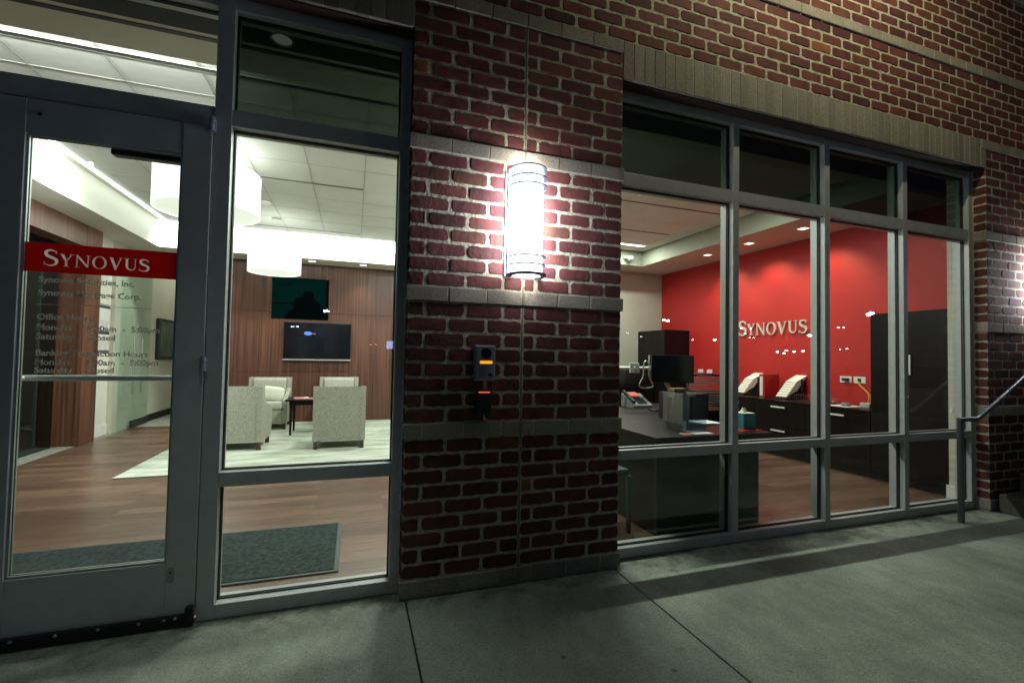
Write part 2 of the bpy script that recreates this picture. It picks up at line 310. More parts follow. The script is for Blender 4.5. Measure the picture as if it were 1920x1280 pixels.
# ------------------------------------------------------------------ brickwork
Cc = .07697; MOD = .2032; MJ = .0048; MV = .0058
def brickface(mb, O, A, Nn, a0, a1, z0, z1, seed, depth=.014, rough=.0016, nx=9, nz=4, proud=0., tone=None, ir=.0042, cr=.009, drop=.0022):
    """one brick: O origin, A horizontal unit axis, Nn outward normal, a0..a1 along A"""
    q = random.Random(seed); mb.ct = q.random() if tone is None else tone
    O = Vector(O); A = Vector(A); Nn = Vector(Nn)
    L = a1-a0; H = z1-z0; off = q.uniform(-.0012, .0012)+proud; tilt = q.uniform(-.006, .006)
    U = [0, .1, .24, .38, .52, .66, .8, .91, 1] if nx > 6 else [0, .3, .65, 1]
    V = [0, .22, .5, .78, 1]; nx = len(U)-1; nz = len(V)-1; W1 = nx+1
    bz = min(.0028, H*.2, L*.2)
    eb = [q.uniform(0, ir) for _ in U]; et = [q.uniform(0, ir) for _ in U]; el = [q.uniform(0, ir*1.2) for _ in V]; er = [q.uniform(0, ir*1.2) for _ in V]
    kc = [cr*q.uniform(.3, 1.2) for _ in range(4)]
    g = []; outer = {}
    for jj, w in enumerate(V):
        for ii, u in enumerate(U):
            il = el[jj] if ii == 0 else 0; irr = er[jj] if ii == nx else 0; ib = eb[ii] if jj == 0 else 0; it_ = et[ii] if jj == nz else 0
            a = a0+bz+(L-2*bz)*u+il-irr; z = z0+bz+(H-2*bz)*w+ib-it_
            if ii in (0, nx) and jj in (0, nz):
                c = kc[(ii > 0)*2+(jj > 0)]; a += c*(1 if ii == 0 else -1)*.6; z += c*(1 if jj == 0 else -1)*.5
            d = q.uniform(-rough, rough)*.55+off+tilt*(u-.5)*L
            g.append(O+A*a+Nn*d+Vector((0, 0, z)))
            if ii in (0, nx) or jj in (0, nz):
                oa = a+(-bz if ii == 0 else bz if ii == nx else 0); oz = z+(-bz if jj == 0 else bz if jj == nz else 0)
                outer[jj*W1+ii] = O+A*oa+Nn*(d-drop)+Vector((0, 0, oz))
    mb.add(g, [(b*W1+a, b*W1+a+1, (b+1)*W1+a+1, (b+1)*W1+a) for b in range(nz) for a in range(nx)], True)
    per = [i for i in range(W1)]+[b*W1+nx for b in range(1, nz+1)]+[nz*W1+i for i in range(nx-1, -1, -1)]+[b*W1 for b in range(nz-1, 0, -1)]
    m_ = len(per); I = [g[i] for i in per]; P2 = [outer[i] for i in per]; B = [o-Nn*depth for o in P2]
    mb.add(I+P2, [((k+1) % m_, k, m_+k, m_+(k+1) % m_) for k in range(m_)], False)
    mb.add(P2+B, [((k+1) % m_, k, m_+k, m_+(k+1) % m_) for k in range(m_)], False)
X0, X1, X2, X3 = 0.0, 1.2192, 4.735, 5.9542
def pier_joints(k): return ([0, 1, 2, 3], [3, 4, 5, 6]) if k % 2 else ([0, .42, 1.45, 2.45, 3], [3, 3.36, 4.38, 5.42, 6])
BELTS = (0, 10, 19, 29)
def pier(xa, name, label, joint=True, flip=False, seed=0):
    t = T(name, label, 'brick pier', (xa, 0, 0))
    br = MB(); bls = {k: MB() for k in BELTS}; mo = MB()
    mo.box(xa+.0015, xa+1.2177, .0022, .21, -.05, 39*Cc-.002)
    for k in range(39):
        z0 = k*Cc+MJ; z1 = (k+1)*Cc-MJ; belt = k in BELTS; bl = bls.get(k)
        if belt: mo.box(xa-.004, xa+1.2232, -.0055, .0, z0+.001, z1-.001)
        for part in pier_joints(k):
            for i in range(len(part)-1):
                a, b = part[i]*MOD, part[i+1]*MOD
                a += MV if part[i] not in (0, 3) else (0 if part[i] == 0 else .006); b -= MV if part[i+1] not in (3, 6) else (.006 if part[i+1] == 3 else 0)
                jit = .006*(random.Random(k*31+i*7+int(part[0])+seed).random()-.5)
                if part[i] not in (0, 3): a += jit
                if belt: brickface(bl, (xa, 0, 0), (1, 0, 0), (0, -1, 0), a-(.003 if part[i] not in (0, 3) else .012 if part[i] == 0 else -.0), b+(.003 if part[i+1] not in (3, 6) else .012 if part[i+1] == 6 else 0), z0-.003, z1+.003, seed+k*100+i+int(part[0])*10, .034, .0007, proud=.008, ir=.0005, cr=.0012, drop=.0012)
                else: brickface(br, (xa, 0, 0), (1, 0, 0), (0, -1, 0), a, b, z0, z1, seed+k*100+i+int(part[0])*10)
        for (xx, nn, ax) in ((xa, (-1, 0, 0), (0, 1, 0)), (xa+1.2192, (1, 0, 0), (0, 1, 0))):
            if belt: brickface(bl, (xx, 0, 0), ax, nn, -.011, .085, z0-.003, z1+.003, seed+k*7, .03, .0007, proud=.008, ir=.0005, cr=.0012, drop=.0012)
            else: brickface(br, (xx, 0, 0), ax, nn, .0, .088, z0, z1, seed+k*100+(50 if nn[0] < 0 else 60), proud=.0012, nx=4)
    br.build('brickwork', 'brick', t); mo.build('mortar', 'mortar', t)
    for k in BELTS: bls[k].build('belt_course', 'belt_stone', t)
    if joint:
        j = MB(); pts = []
        j.tube([(xa+3*MOD+.0012*math.sin(z*9)+.0006*math.sin(z*41), .0015, z) for z in [i*.04 for i in range(0, 76)]], .0042, 6)
        for k in BELTS: j.box(xa+3*MOD-.0035, xa+3*MOD+.0035, -.0125, .0, k*Cc+.006, (k+1)*Cc-.006)
        j.build('control_joint', 'sealant', t)
    return t
pier(X0, 'brick_pier', 'dark red brick pier between entrance and window, carrying the wall lamp and intercom', seed=0)
pier(X2, 'brick_pier', 'far brick pier beyond the office window, behind the handrail and steps', seed=5000)

def facade():
    t = T('brick_facade', 'upper red brick wall above the openings, with pale stone bands', 'brick wall', (0, 0, 2.85))
    br = MB(); bls = {k: MB() for k in (39, 40.5, 41.5, 47, 57)}; sos = []; mo = MB()
    XL, XR = -4.4, 8.4; TOP = 66
    mo.box(XL, XR, .0022, .22, 40*Cc-.001, TOP*Cc)
    for (a, b) in ((-1.80, X0), (X1, X2)): mo.box(a+.0035, b-.0035, .0025, .21, 37*Cc+.004, 40*Cc-.003)
    for k in range(39, TOP):
        z0 = k*Cc+MJ; z1 = (k+1)*Cc-MJ; belt = k in (39, 47, 57)
        n0 = int(XL/MOD)-1; offs = 0 if k % 2 else .47
        for i in range(n0, int(XR/MOD)):
            a = (i+offs)*MOD+MV; b = (i+1+offs)*MOD-MV
            if k == 39 and not any(a > p-.13 and b < q+.1 for p, q in ((X0, X1), (X2, 8.5), (-9, -1.80))): continue
            sd = 90000+k*200+i; bl = bls.get(k if k != 39 else (39 if a < -1 else 40.5 if a < 2 else 41.5))
            if belt: brickface(bl, (0, 0, 0), (1, 0, 0), (0, -1, 0), a-.004, b+.004, z0-.003, z1+.003, sd, .03, .0007, proud=.009, ir=.0005, cr=.0012, drop=.0012)
            else: brickface(br, (0, 0, 0), (1, 0, 0), (0, -1, 0), a, b, z0, z1, sd)
        mo.ct = .5
    for (a, b) in ((-1.80, X0), (X1, X2)):
        n = round((b-a)/(Cc*.951)); w = (b-a)/n; so = MB(); sos.append(so)
        for i in range(n):
            mo.box(a+i*w-.003, a+i*w+.003, -.0015, .002, 37*Cc+.004, 40*Cc-.006) if i else None
            brickface(so, (0, 0, 0), (1, 0, 0), (0, -1, 0), a+i*w+.002, a+(i+1)*w-.002, 37*Cc+.001*(i % 3), 40*Cc-.005, 70000+i+int(a*10), .10, .0006, 3, 4, proud=.004, ir=.0006, cr=.0015, drop=.0012)
    br.build('brickwork', 'brick', t); mo.build('mortar', 'mortar', t)
    for q in bls.values(): q.build('belt_course', 'belt_stone', t)
    for q in sos: q.build('soldier_course', 'soldier_stone', t)
    for (a, b) in ((-1.80, X0), (X1, X2)): lt = MB(); lt.box(a+.003, b-.003, .014, .078, 37*Cc-.008, 37*Cc-.001); lt.build('steel_lintel', 'lintel_paint', t)
pbr('lintel_paint', (.045, .02, .018), .6)
facade()
# solid wall left of the entrance and right of the far pier (outside the picture)
w = MB(); w.box(-4.4, -1.805, .0, .21, -.05, 39*Cc); tag(w.build('side_wall', 'brick'), 'plain brick wall left of the entrance door', 'brick wall')
w = MB(); w.box(X3+.002, 8.4, .0, .21, -.05, 39*Cc); tag(w.build('side_wall', 'brick'), 'plain brick wall right of the far pier, above the steps', 'brick wall')
w = MB(); w.box(-2.6, .47, -1.0, -.02, 3.25, 3.42, .01); w.box(-2.5, .40, -.06, -.018, 3.42, 3.5); tag(w.build('entrance_canopy', 'dark_metal'), 'flat dark metal canopy over the entrance door', 'canopy')

# ------------------------------------------------------------------ ground
g = MB(); g.add([(-150, -150, -.14), (150, -150, -.14), (150, -5.2, -.14), (-150, -5.2, -.14)], [(0, 1, 2, 3)]); struct(g.build('parking_lot', 'asphalt'))
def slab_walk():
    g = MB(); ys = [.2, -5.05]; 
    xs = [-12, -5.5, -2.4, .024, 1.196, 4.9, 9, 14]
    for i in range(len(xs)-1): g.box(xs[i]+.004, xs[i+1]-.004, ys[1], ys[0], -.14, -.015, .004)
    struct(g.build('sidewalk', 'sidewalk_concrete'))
    j = MB(); j.box(-12, 14, -5.04, .19, -.135, -.024); struct(j.build('sidewalk_joint_filler', 'joint_dark'))
    k = MB(); k.box(-30, 30, -5.2, -5.055, -.2, -.016, .012); struct(k.build('kerb', 'step_concrete'))
slab_walk()
st = T('concrete_steps', 'rough concrete steps climbing along the far pier', 'steps', (4.8, -.6, 0))
for i in range(6):
    s_ = MB(); s_.box(4.79+.29*i, 4.79+.29*(i+1)+(.01 if i < 5 else 2), -1.25, -.03, -.015, .135+.15*i, .008); s_.build('step', 'step_concrete', st)

lamp('SPOT', 'added_paving_fill', (-.75, -.72, 3.225), 46, (.86, 1, .84), .015, target=(-.78, -.86, 0), spot=1.05, blend=.9)  # lamp added under the canopy to brighten the paving by the door
cdl = T('added_canopy_light', 'added round light under the entrance canopy, brightening the paving', 'downlight', (-.75, -.72, 3.24)); p = MB(); p.ringwall(-.75, -.72, 3.236, 3.2495, .06, .075, 28); p.build('trim', 'trim_paint', cdl); p = MB(); p.cyl(-.75, -.72, 3.243, 3.2492, .059, 28); p.build('lens', 'shade_diffuser', cdl)
fl = T('floodlight', 'floodlight with an added light-blocking plate, fixed high on the upper brick wall, above the picture', 'floodlight', (2.6, -.9, 4.95))
p = MB(); p.box(1.7, 3.5, -1.35, -.850, 4.790, 4.800, .002); p.build('added_light_baffle', 'dark_metal', fl); p = MB(); p.box(2.45, 2.75, -1.1, -1.0, 4.85, 5.05, .01); p.build('housing', 'dark_metal', fl)  # wide plate added below the lamp to keep its light off the ground
for x in (2.2, 3.0): p = MB(); p.tube([(x, -1.0, 4.81), (x, -.5, 5.05), (x, -.002, 5.05)], .012, 8); p.build('bracket', 'dark_metal', fl)
# handrail
hr = T('handrail', 'grey steel pipe handrail with a post, rising to the right along the steps', 'handrail', (4.18, -.09, 0))
p = MB(); p.cyl(4.18, -.09, -.015, .765, .021, 20)
pbr('magazine', (.55, .25, .22), .5); pbr('walnut_leg', (.06, .025, .018), .4); pbr('chair_slat', (.09, .085, .08), .45); pbr('desk_panel', (.006, .013, .012), .5); pbr('rail_metal', (.20, .20, .23), .38, .7)
p.build('post', 'rail_metal', hr)
p = MB(); p.tube([(4.165, -.09, .765), (4.38, -.09, .765), (4.41, -.09, .772), (4.45, -.09, .79), (6.6, -.09, 1.90)], .017, 14); p.build('rail', 'rail_metal', hr)
p = MB(); p.cyl(6.2, -.09, .75, 1.69, .019, 16); p.build('post', 'rail_metal', hr)

# ------------------------------------------------------------------ window wall of the office
FY0, FY1, GY = .09, .205, .145      # front and back of the mullions, glass plane
def member(mb, x0, x1, z0, z1, horiz):
    # hollow-looking extrusion: face, recessed pocket line, back
    mb.box(x0, x1, FY0, FY1, z0, z1, .0022)
def pane(parent, x0, x1, z0, z1, mat, name='glass_pane'):
    p = MB(); p.box(x0-.006, x1+.006, GY-.010, GY-.002, z0-.006, z1+.006); o = p.build(name, mat, parent)
    return o
def gaskets(mb, x0, x1, z0, z1, y=GY):
    for (a, b) in ((y-.016, y-.0105), (y-.0015, y+.004)):
        g_ = .007
        mb.box(x0, x0+g_, a, b, z0, z1); mb.box(x1-g_, x1, a, b, z0, z1); mb.box(x0+g_, x1-g_, a, b, z0, z0+g_); mb.box(x0+g_, x1-g_, a, b, z1-g_, z1)
ww = T('window_wall', 'tall office window with four bays in grey metal mullions', 'window', (2.98, .1, 0))
MX = [1.222, 2.165, 3.015, 3.872, 4.732]; HW = .025
mull = [(MX[0], MX[0]+.05)]+[(x-HW, x+HW) for x in MX[1:4]]+[(MX[4]-.05, MX[4])]
for a, b in mull:
    p = MB(); p.box(a, b, FY0, FY1, -.012, 2.842, .002); p.build('mullion', 'frame_metal', ww)
ZR = [(-.012, .05), (.575, .635), (2.255, 2.335), (2.79, 2.842)]
for z0, z1 in ZR:
    p = MB()
    for i in range(4): p.box(mull[i][1]+.0006, mull[i+1][0]-.0006, FY0+.002, FY1-.002, z0, z1, .002)
    p.build('rail', 'frame_metal', ww)
gk = MB()
for i in range(4):
    for (z0, z1, mt) in ((.05, .575, 'clear_glass'), (.635, 2.255, 'clear_glass'), (2.335, 2.79, 'tinted_glass')):
        pane(ww, mull[i][1], mull[i+1][0], z0, z1, mt); gaskets(gk, mull[i][1], mull[i+1][0], z0, z1)
gk.build('gasket', 'gasket', ww)
# ragged pale strip on the jambs: lamp light put in as colour
def painted_light(x, zlo, zhi, seed, parent, sx=1, y=.0875):
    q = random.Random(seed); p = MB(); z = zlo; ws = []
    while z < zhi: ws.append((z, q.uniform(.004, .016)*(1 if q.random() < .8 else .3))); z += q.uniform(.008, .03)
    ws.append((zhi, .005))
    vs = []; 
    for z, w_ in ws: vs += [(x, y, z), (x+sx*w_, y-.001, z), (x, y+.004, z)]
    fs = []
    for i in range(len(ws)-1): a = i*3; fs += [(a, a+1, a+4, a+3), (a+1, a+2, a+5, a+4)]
    p.add(vs, fs, True); p.build('painted_light_strip', 'painted_light', parent)
pbr('painted_light', (.50, .56, .66), .7)
painted_light(1.2215, .0, 2.84, 3, ww, 1, .089)

# ------------------------------------------------------------------ entrance: storefront frame and door
FY0, FY1, GY = .08, .195, .135
sf = T('storefront_frame', 'dark grey metal storefront frame around the door, with a glazed sidelight', 'storefront', (-.8, .1, 0))
def mem(x0, x1, z0, z1, nm, par=sf, y0=None, y1=None):
    p = MB(); p.box(x0, x1, FY0 if y0 is None else y0, FY1 if y1 is None else y1, z0, z1, .002); return p.build(nm, 'frame_metal', par)
mem(-.882, -.812, -.012, 2.842, 'mullion'); mem(-.052, -.002, -.012, 2.842, 'mullion'); mem(-1.80, -1.712, -.012, 2.842, 'mullion')
for z0, z1 in ((-.012, .052), (.575, .64), (2.235, 2.312), (2.785, 2.842)): mem(-.8114, -.0526, z0, z1, 'rail', y0=FY0+.0018, y1=FY1-.0018)
for z0, z1 in ((2.222, 2.312), (2.785, 2.842)): mem(-1.7114, -.8826, z0, z1, 'rail', y0=FY0+.0018, y1=FY1-.0018)
gk = MB()
for (a, b, z0, z1, mt) in ((-.812, -.052, .052, .575, 'clear_glass'), (-.812, -.052, .64, 2.235, 'clear_glass'), (-.812, -.052, 2.312, 2.785, 'tinted_glass'), (-1.712, -.882, 2.312, 2.785, 'clear_glass')):
    pane(sf, a, b, z0, z1, mt); gaskets(gk, a, b, z0, z1)
gk.build('gasket', 'gasket', sf)
painted_light(-.002, .4, 2.72, 11, sf, -1, .0795)

dr = T('entrance_door', 'grey metal glass entrance door with a red name band and opening hours', 'door', (-1.27, .1, 0))
DY0, DY1 = .072, .118
p = MB()
p.box(-1.707, -1.544, DY0, DY1, .012, 2.214, .002); p.box(-.998, -.886, DY0, DY1, .012, 2.214, .002)
p.box(-1.5435, -.9985, DY0+.0015, DY1-.0015, .012, .262, .002); p.box(-1.5435, -.9985, DY0+.0015, DY1-.0015, 2.072, 2.214, .002)
p.build('leaf_frame', 'frame_metal', dr)
GY = .098
p = MB(); p.box(-1.547, -.995, .091, .099, .259, 2.075); p.build('glass_pane', 'clear_glass', dr)
p = MB()
for (a, b) in ((.0815, .0905), (.0995, .108)):
    p.box(-1.544, -1.534, a, b, .262, 2.072); p.box(-1.007, -.998, a, b, .262, 2.072); p.box(-1.534, -1.007, a, b, .262, .272); p.box(-1.534, -1.007, a, b, 2.063, 2.072)
pbr('bead_metal', (.30, .33, .33), .35, .5); p.build('glazing_bead', 'bead_metal', dr)
p = MB(); p.box(-1.56, -.905, .052, .0715, -.004, .040, .004); p.box(-1.70, -.886, .055, .0715, -.010, .012); p.build('door_sweep', 'dark_metal', dr)
p = MB()
for x in (-1.5, -1.36, -1.22, -1.08, -.99, -.95): 
    bm = bmesh.new(); bmesh.ops.create_uvsphere(bm, u_segments=10, v_segments=6, radius=.0075); p.addbm(bm, True, Matrix.Translation((x, .050, .030)) @ Matrix.Diagonal((1, .4, .8, 1)))
p.build('screw', 'steel', dr)
p = MB(); p.box(-.915, -.884, .045, .073, -.002, .072, .004); p.build('pivot_hinge', 'dark_metal', dr)
for z in (2.185, 1.10):
    p = MB(); p.cyl(-.884, .058, z, z+.036, .013, 16); p.cyl(-.884, .058, z+.038, z+.062, .013, 16); p.cyl(-.884, .058, z+.062, z+.068, .010, 16); p.box(-.900, -.870, .066, .0775, z, z+.06, .002); p.build('hinge', 'intercom_metal', dr)
p = MB(); p.box(-.992, -.966, .069, .0725, .185, .245, .001); p.build('access_plate', 'bead_metal', dr)
p = MB(); bm = bmesh.new(); bmesh.ops.create_cone(bm, segments=14, radius1=.004, radius2=.004, depth=.004, cap_ends=True); p.addbm(bm, False, Matrix.Translation((-.979, .0685, .222)) @ Matrix.Rotation(PI/2, 4, 'X')); bm = bmesh.new(); bmesh.ops.create_cone(bm, segments=14, radius1=.008, radius2=.006, depth=.006, cap_ends=True); p.addbm(bm, False, Matrix.Translation((-1.50, .070, 2.155)) @ Matrix.Rotation(PI/2, 4, 'X')); p.build('screw', 'dark_metal', dr)
p = MB(); p.tube([(-1.575, .165, 1.063), (-.965, .165, 1.063)], .0125, 16)
for x in (-1.555, -.975): p.tube([(x, .165, 1.063), (x, .117, 1.063)], .009, 10)
p.build('push_bar', 'bar_chrome', dr)
p = MB(); p.box(-1.28, -.99, .120, .17, 2.045, 2.105, .006); p.build('door_closer', 'dark_metal', dr)
# name band, applied inside the glass
p = MB(); p.box(-1.546, -.996, .0868, .0900, 1.505, 1.625); band = p.build('name_band', 'band_red', dr)

# ---- lettering: flared roman capitals
def stroke(pts, ws):
    L = []; R = []
    n = len(pts)
    for i in range(n):
        a = Vector(pts[max(i-1, 0)]); b = Vector(pts[min(i+1, n-1)]); d = (b-a).normalized(); nn = Vector((-d.y, d.x)); p_ = Vector(pts[i])
        L.append(tuple(p_+nn*ws[i]/2)); R.append(tuple(p_-nn*ws[i]/2))
    return L+R[::-1]
def bez(P, n=10):
    out = []
    for s_ in range(0, len(P)-3, 3):
        a, b, c, d = [Vector(q) for q in P[s_:s_+4]]
        for i in range(n+(1 if s_+4 >= len(P) else 0)):
            t = i/n; out.append(tuple(a*(1-t)**3+b*3*t*(1-t)**2+c*3*t*t*(1-t)+d*t**3))
    return out
def glyph(ch):
    K = .145; k = .06; s = .045
    serif = lambda x, z, w=.30, up=False: [(x-w/2, z), (x+w/2, z), (x+w/2, z+(s if not up else -s)*.6), (x+w*.28, z+(s if not up else -s)), (x-w*.28, z+(s if not up else -s)), (x-w/2, z+(s if not up else -s)*.6)]
    if ch == 'S':
        P = [(.50, .84), (.44, .97), (.30, 1.0), (.22, .98), (.02, .93), (.02, .66), (.24, .56), (.50, .45), (.58, .36), (.50, .16), (.42, -.01), (.16, -.04), (.02, .16)]
        c = bez(P, 9); n = len(c); ws = [(.05+.115*math.sin(PI*min(1, max(0, (i/(n-1)-.02)/.96)))**1.0) for i in range(n)]
        return [stroke(c, ws), [(.475, .76), (.535, .76), (.52, .99), (.485, .92)], [(.0, .25), (-.01, .0), (.035, .06), (.06, .25)]], .60
    if ch == 'N':
        return [[(.10, 0), (.16, 0), (.17, .9), (.09, .95)], [(.0, 1), (.17, 1), (.74, .12), (.75, -.02), (.68, -.02), (.10, .93)], [(.68, 0), (.75, 0), (.755, 1), (.69, 1)], serif(.13, 0), serif(.72, 1, .28, True)], .86
    if ch == 'V':
        return [[(.02, 1), (.20, 1), (.43, .20), (.38, -.03), (.33, -.03)], [(.63, 1), (.70, 1), (.40, -.03), (.36, .1)], serif(.11, 1, .30, True), serif(.665, 1, .26, True)], .76
    if ch == 'Y':
        return [[(.0, 1), (.19, 1), (.39, .50), (.38, .38), (.27, .42)], [(.58, 1), (.67, 1), (.40, .46), (.34, .46)], [(.27, 0), (.41, 0), (.405, .48), (.275, .48)], serif(.34, 0, .32), serif(.095, 1, .28, True), serif(.625, 1, .24, True)], .70
    if ch == 'U':
        c = bez([(.16, 1), (.16, .6), (.16, .5), (.16, .36), (.16, .02), (.62, -.08), (.63, .36), (.63, .5), (.63, .7), (.63, 1)], 8); n = len(c)
        ws = [.145-.085*max(0, min(1, (i/(n-1)-.30)/.35)) for i in range(n)]
        return [stroke(c, ws), serif(.16, 1, .32, True), serif(.63, 1, .25, True)], .78
    if ch == 'O':
        out = [(.40+.40*math.cos(2*PI*i/36), .49+.52*math.sin(2*PI*i/36)) for i in range(36)]; inn = [(.40+.255*math.cos(2*PI*i/36), .49+.455*math.sin(2*PI*i/36)) for i in range(36)]
        return [out[i:i+2]+inn[i:i+2][::-1] if i < 35 else [out[35], out[0], inn[0], inn[35]] for i in range(36)], .84
def wordmark(mb, width, height, depth):
    """writes SYNOVUS (large S) in the x-z plane from the origin, extruded towards +y"""
    x = 0; items = []
    for i, ch in enumerate('SYNOVUS'):
        gl, adv = glyph(ch); sc = 1 if i == 0 else .80
        items.append((gl, x, sc)); x += adv*sc+.055
    k = width/(x-.055); hz = height
    for gl, xx, sc in items:
        for j, poly in enumerate(gl):
            mb.prism([((xx+a*sc)*k, b*sc*hz) for a, b in poly], 'y', -.00012*(j % 7 if len(gl) < 10 else 0), depth)
p = MB(); wordmark(p, .365, .066, .0030); o = p.build('wordmark', 'band_letter', None); o.parent = band; o.location = Vector((-1.472, .0869, 1.532))-dr.location
def cut_band():
    c = MB(); wordmark(c, .365, .066, .02); cu = c.build('cutter', 'band_letter', None); cu.location = (-1.472, .078, 1.532)
    b2 = band.copy(); b2.parent = None; b2.location = dr.location; COL.objects.link(b2)
    md = b2.modifiers.new('b', 'BOOLEAN'); md.object = cu; md.operation = 'DIFFERENCE'; md.solver = 'EXACT'; md.use_self = True
    dg = bpy.context.evaluated_depsgraph_get(); dg.update(); me = bpy.data.meshes.new_from_object(b2.evaluated_get(dg))
    if len(me.polygons) > 50: me.materials.clear(); me.materials.append(MAT['band_red']); band.data = me
    bpy.data.objects.remove(b2); bpy.data.objects.remove(cu)
cut_band()
def text(body, size, loc, mat, parent, depth=.0006, rot=(PI/2, 0, 0), name='lettering', sx=1, bold=0, align='LEFT'):
    c = bpy.data.curves.new('t', 'FONT'); c.body = body; c.size = size; c.extrude = depth; c.offset = bold; c.align_x = align; c.resolution_u = 3
    o = bpy.data.objects.new('t', c); COL.objects.link(o); dg = bpy.context.evaluated_depsgraph_get(); me = bpy.data.meshes.new_from_object(o.evaluated_get(dg)); bpy.data.objects.remove(o)
    me.materials.clear(); me.materials.append(MAT[mat]); q = bpy.data.objects.new(name, me); COL.objects.link(q); q.location = loc; q.rotation_euler = rot; q.scale = (sx, 1, 1); q.parent = parent
    q.location = Vector(loc)-chain(parent)
    return q
TY = .0895
for body, z, x in (('Synovus Securities, Inc.', 1.463, 0), ('Synovus Mortgage Corp.', 1.408, 0), ('Office Hours:', 1.308, 0), ('Mon-Fri', 1.265, 0), ('9:00am  -  5:00pm', 1.265, .168), ('Saturday', 1.227, 0), ('Closed', 1.227, .168), ('Banking Transaction Hours', 1.159, 0), ('Mon-Fri', 1.121, 0), ('9:00am  -  5:00pm', 1.121, .168), ('Saturday', 1.088, 0), ('Closed', 1.088, .168)):
    text(body, .0345, (-1.487+x, TY, z), 'frost_letter', dr, sx=1.02, bold=.0007)
p = MB(); p.box(-1.487, -1.09, TY-.0006, TY+.0004, 1.370, 1.3718); p.build('divider_line', 'frost_letter', dr)

# ------------------------------------------------------------------ wall lamps and intercom
def sconce(xc, label):
    t = T('wall_lamp', label, 'wall lamp', (xc, 0, 1.9), group='wall lamps on the brick piers', local=True)
    R, z0, z1 = .083, -.275, .275; yb = -.060; n = 40; E0 = -.6
    def half(r, za, zb, mb, r_in=None):
        A = [(-math.cos(E0+(PI-2*E0)*k/n)*r, yb-math.sin(E0+(PI-2*E0)*k/n)*r, za) for k in range(n+1)]; B = [(a[0], a[1], zb) for a in A]
        mb.add(A+B, [(k, n+1+k, n+2+k, k+1) for k in range(n)], True)
        if r_in is None: mb.add(A, [tuple(range(n+1))]); mb.add(B, [tuple(range(n+1))[::-1]])
        else:
            A2 = [(-math.cos(E0+(PI-2*E0)*k/n)*r_in, yb-math.sin(E0+(PI-2*E0)*k/n)*r_in, za) for k in range(n+1)]; B2 = [(a[0], a[1], zb) for a in A2]
            mb.add(A2+B2, [(k, k+1, n+2+k, n+1+k) for k in range(n)], True); mb.add(A+A2, [(k, k+1, n+2+k, n+1+k) for k in range(n)]); mb.add(B+B2, [(k, n+1+k, n+2+k, k+1) for k in range(n)])
    p = MB(); p.box(-.108, .108, -.0115, 0, z0-.012, z1+.012, .002); p.build('back_plate', 'sconce_metal', t)
    p = MB(); half(R, z0, z1, p); p.build('diffuser', 'sconce_diffuser', t)
    for (za, zb, r_) in ((.279, .285, .102), (.229, .235, .102), (.185, .191, .102), (-.190, -.184, .102), (-.234, -.228, .102), (-.286, -.275, .105)):
        p = MB(); half(r_, za, zb, p, .078 if zb > -.28 and za < .27 else .070); p.build('ring', 'sconce_ring', t)
    for sx in (-1, 1): p = MB(); p.box(sx*.0865, sx*.099, -.030, -.0118, z0-.004, z1+.004, .001); p.build('side_channel', 'sconce_ring', t)
    for sx in (-1, 1):
        l = lamp('AREA', 'wall_lamp_side_light', (sx*.092, -.055, 0), 4.8, (.90, .93, 1), .03, .54, rot=(0, 0, 0)); l.parent = t
        l.rotation_euler = Vector((sx*1.0, .62, 0)).to_track_quat('-Z', 'Y').to_euler()
    for sz in (-1, 1):
        l = lamp('AREA', 'wall_lamp_end_light', (0, -.075, sz*.288), 1.1 if sz > 0 else .3, (1, .96, .86), .12, .03, rot=(0, 0, 0)); l.parent = t
        l.rotation_euler = Vector((0, .7, sz*.7)).to_track_quat('-Z', 'Y').to_euler()
    return t
s1 = sconce(.605, 'glowing half-round wall lamp with bands, on the brick pier beside the entrance')
s2 = dup(s1, (X2+.70, 0, 1.9), 'half-round wall lamp on the far brick pier above the steps')

ic = T('door_intercom', 'grey video intercom with a lit amber name window on the brick pier', 'intercom', (.395, 0, 1.15))
p = MB(); p.box(.340, .452, -.030, .0, 1.062, 1.245, .004); p.build('housing', 'intercom_metal', ic)
p = MB(); p.box(.350, .443, -.0325, -.0302, 1.067, 1.240, .002); pl = p.build('front_plate', 'intercom_metal', ic)
def disc(mb, x, y, z, r, d, n=24): bm = bmesh.new(); bmesh.ops.create_cone(bm, segments=n, radius1=r, radius2=r*.94, depth=d, cap_ends=True); mb.addbm(bm, False, Matrix.Translation((x, y, z)) @ Matrix.Rotation(PI/2, 4, 'X'))
p = MB(); disc(p, .402, -.035, 1.205, .026, .005); o = p.build('camera_lens', 'screen_black', ic)
p = MB(); disc(p, .402, -.0345, 1.205, .029, .003); p.build('lens_ring', 'black_plastic', ic)
p = MB(); p.box(.368, .435, -.0345, -.0328, 1.150, 1.165, .001); p.build('name_window', 'amber_light', ic)
p = MB()
for i in range(8):
    for j in range(8): p.box(.366+i*.0048, .3685+i*.0048, -.0334, -.0326, 1.086+j*.0062, 1.0885+j*.0062)
p.build('speaker_grille', 'black_plastic', ic)
p = MB(); disc(p, .424, -.034, 1.093, .0095, .005); p.build('call_button', 'screen_black', ic)
cr_ = T('card_reader', 'black card reader with a red light bar below the intercom', 'card reader', (.4, 0, .95))
p = MB(); p.box(.355, .437, -.026, .0, .885, 1.012, .006); p.build('housing', 'black_plastic', cr_)
p = MB(); p.box(.366, .428, -.0285, -.0262, 1.000, 1.0045, .0008); p.build('light_bar', 'red_light', cr_)
lamp('POINT', 'reader_glow', (.397, -.05, 1.02), .003, (1, .25, .1), .01)

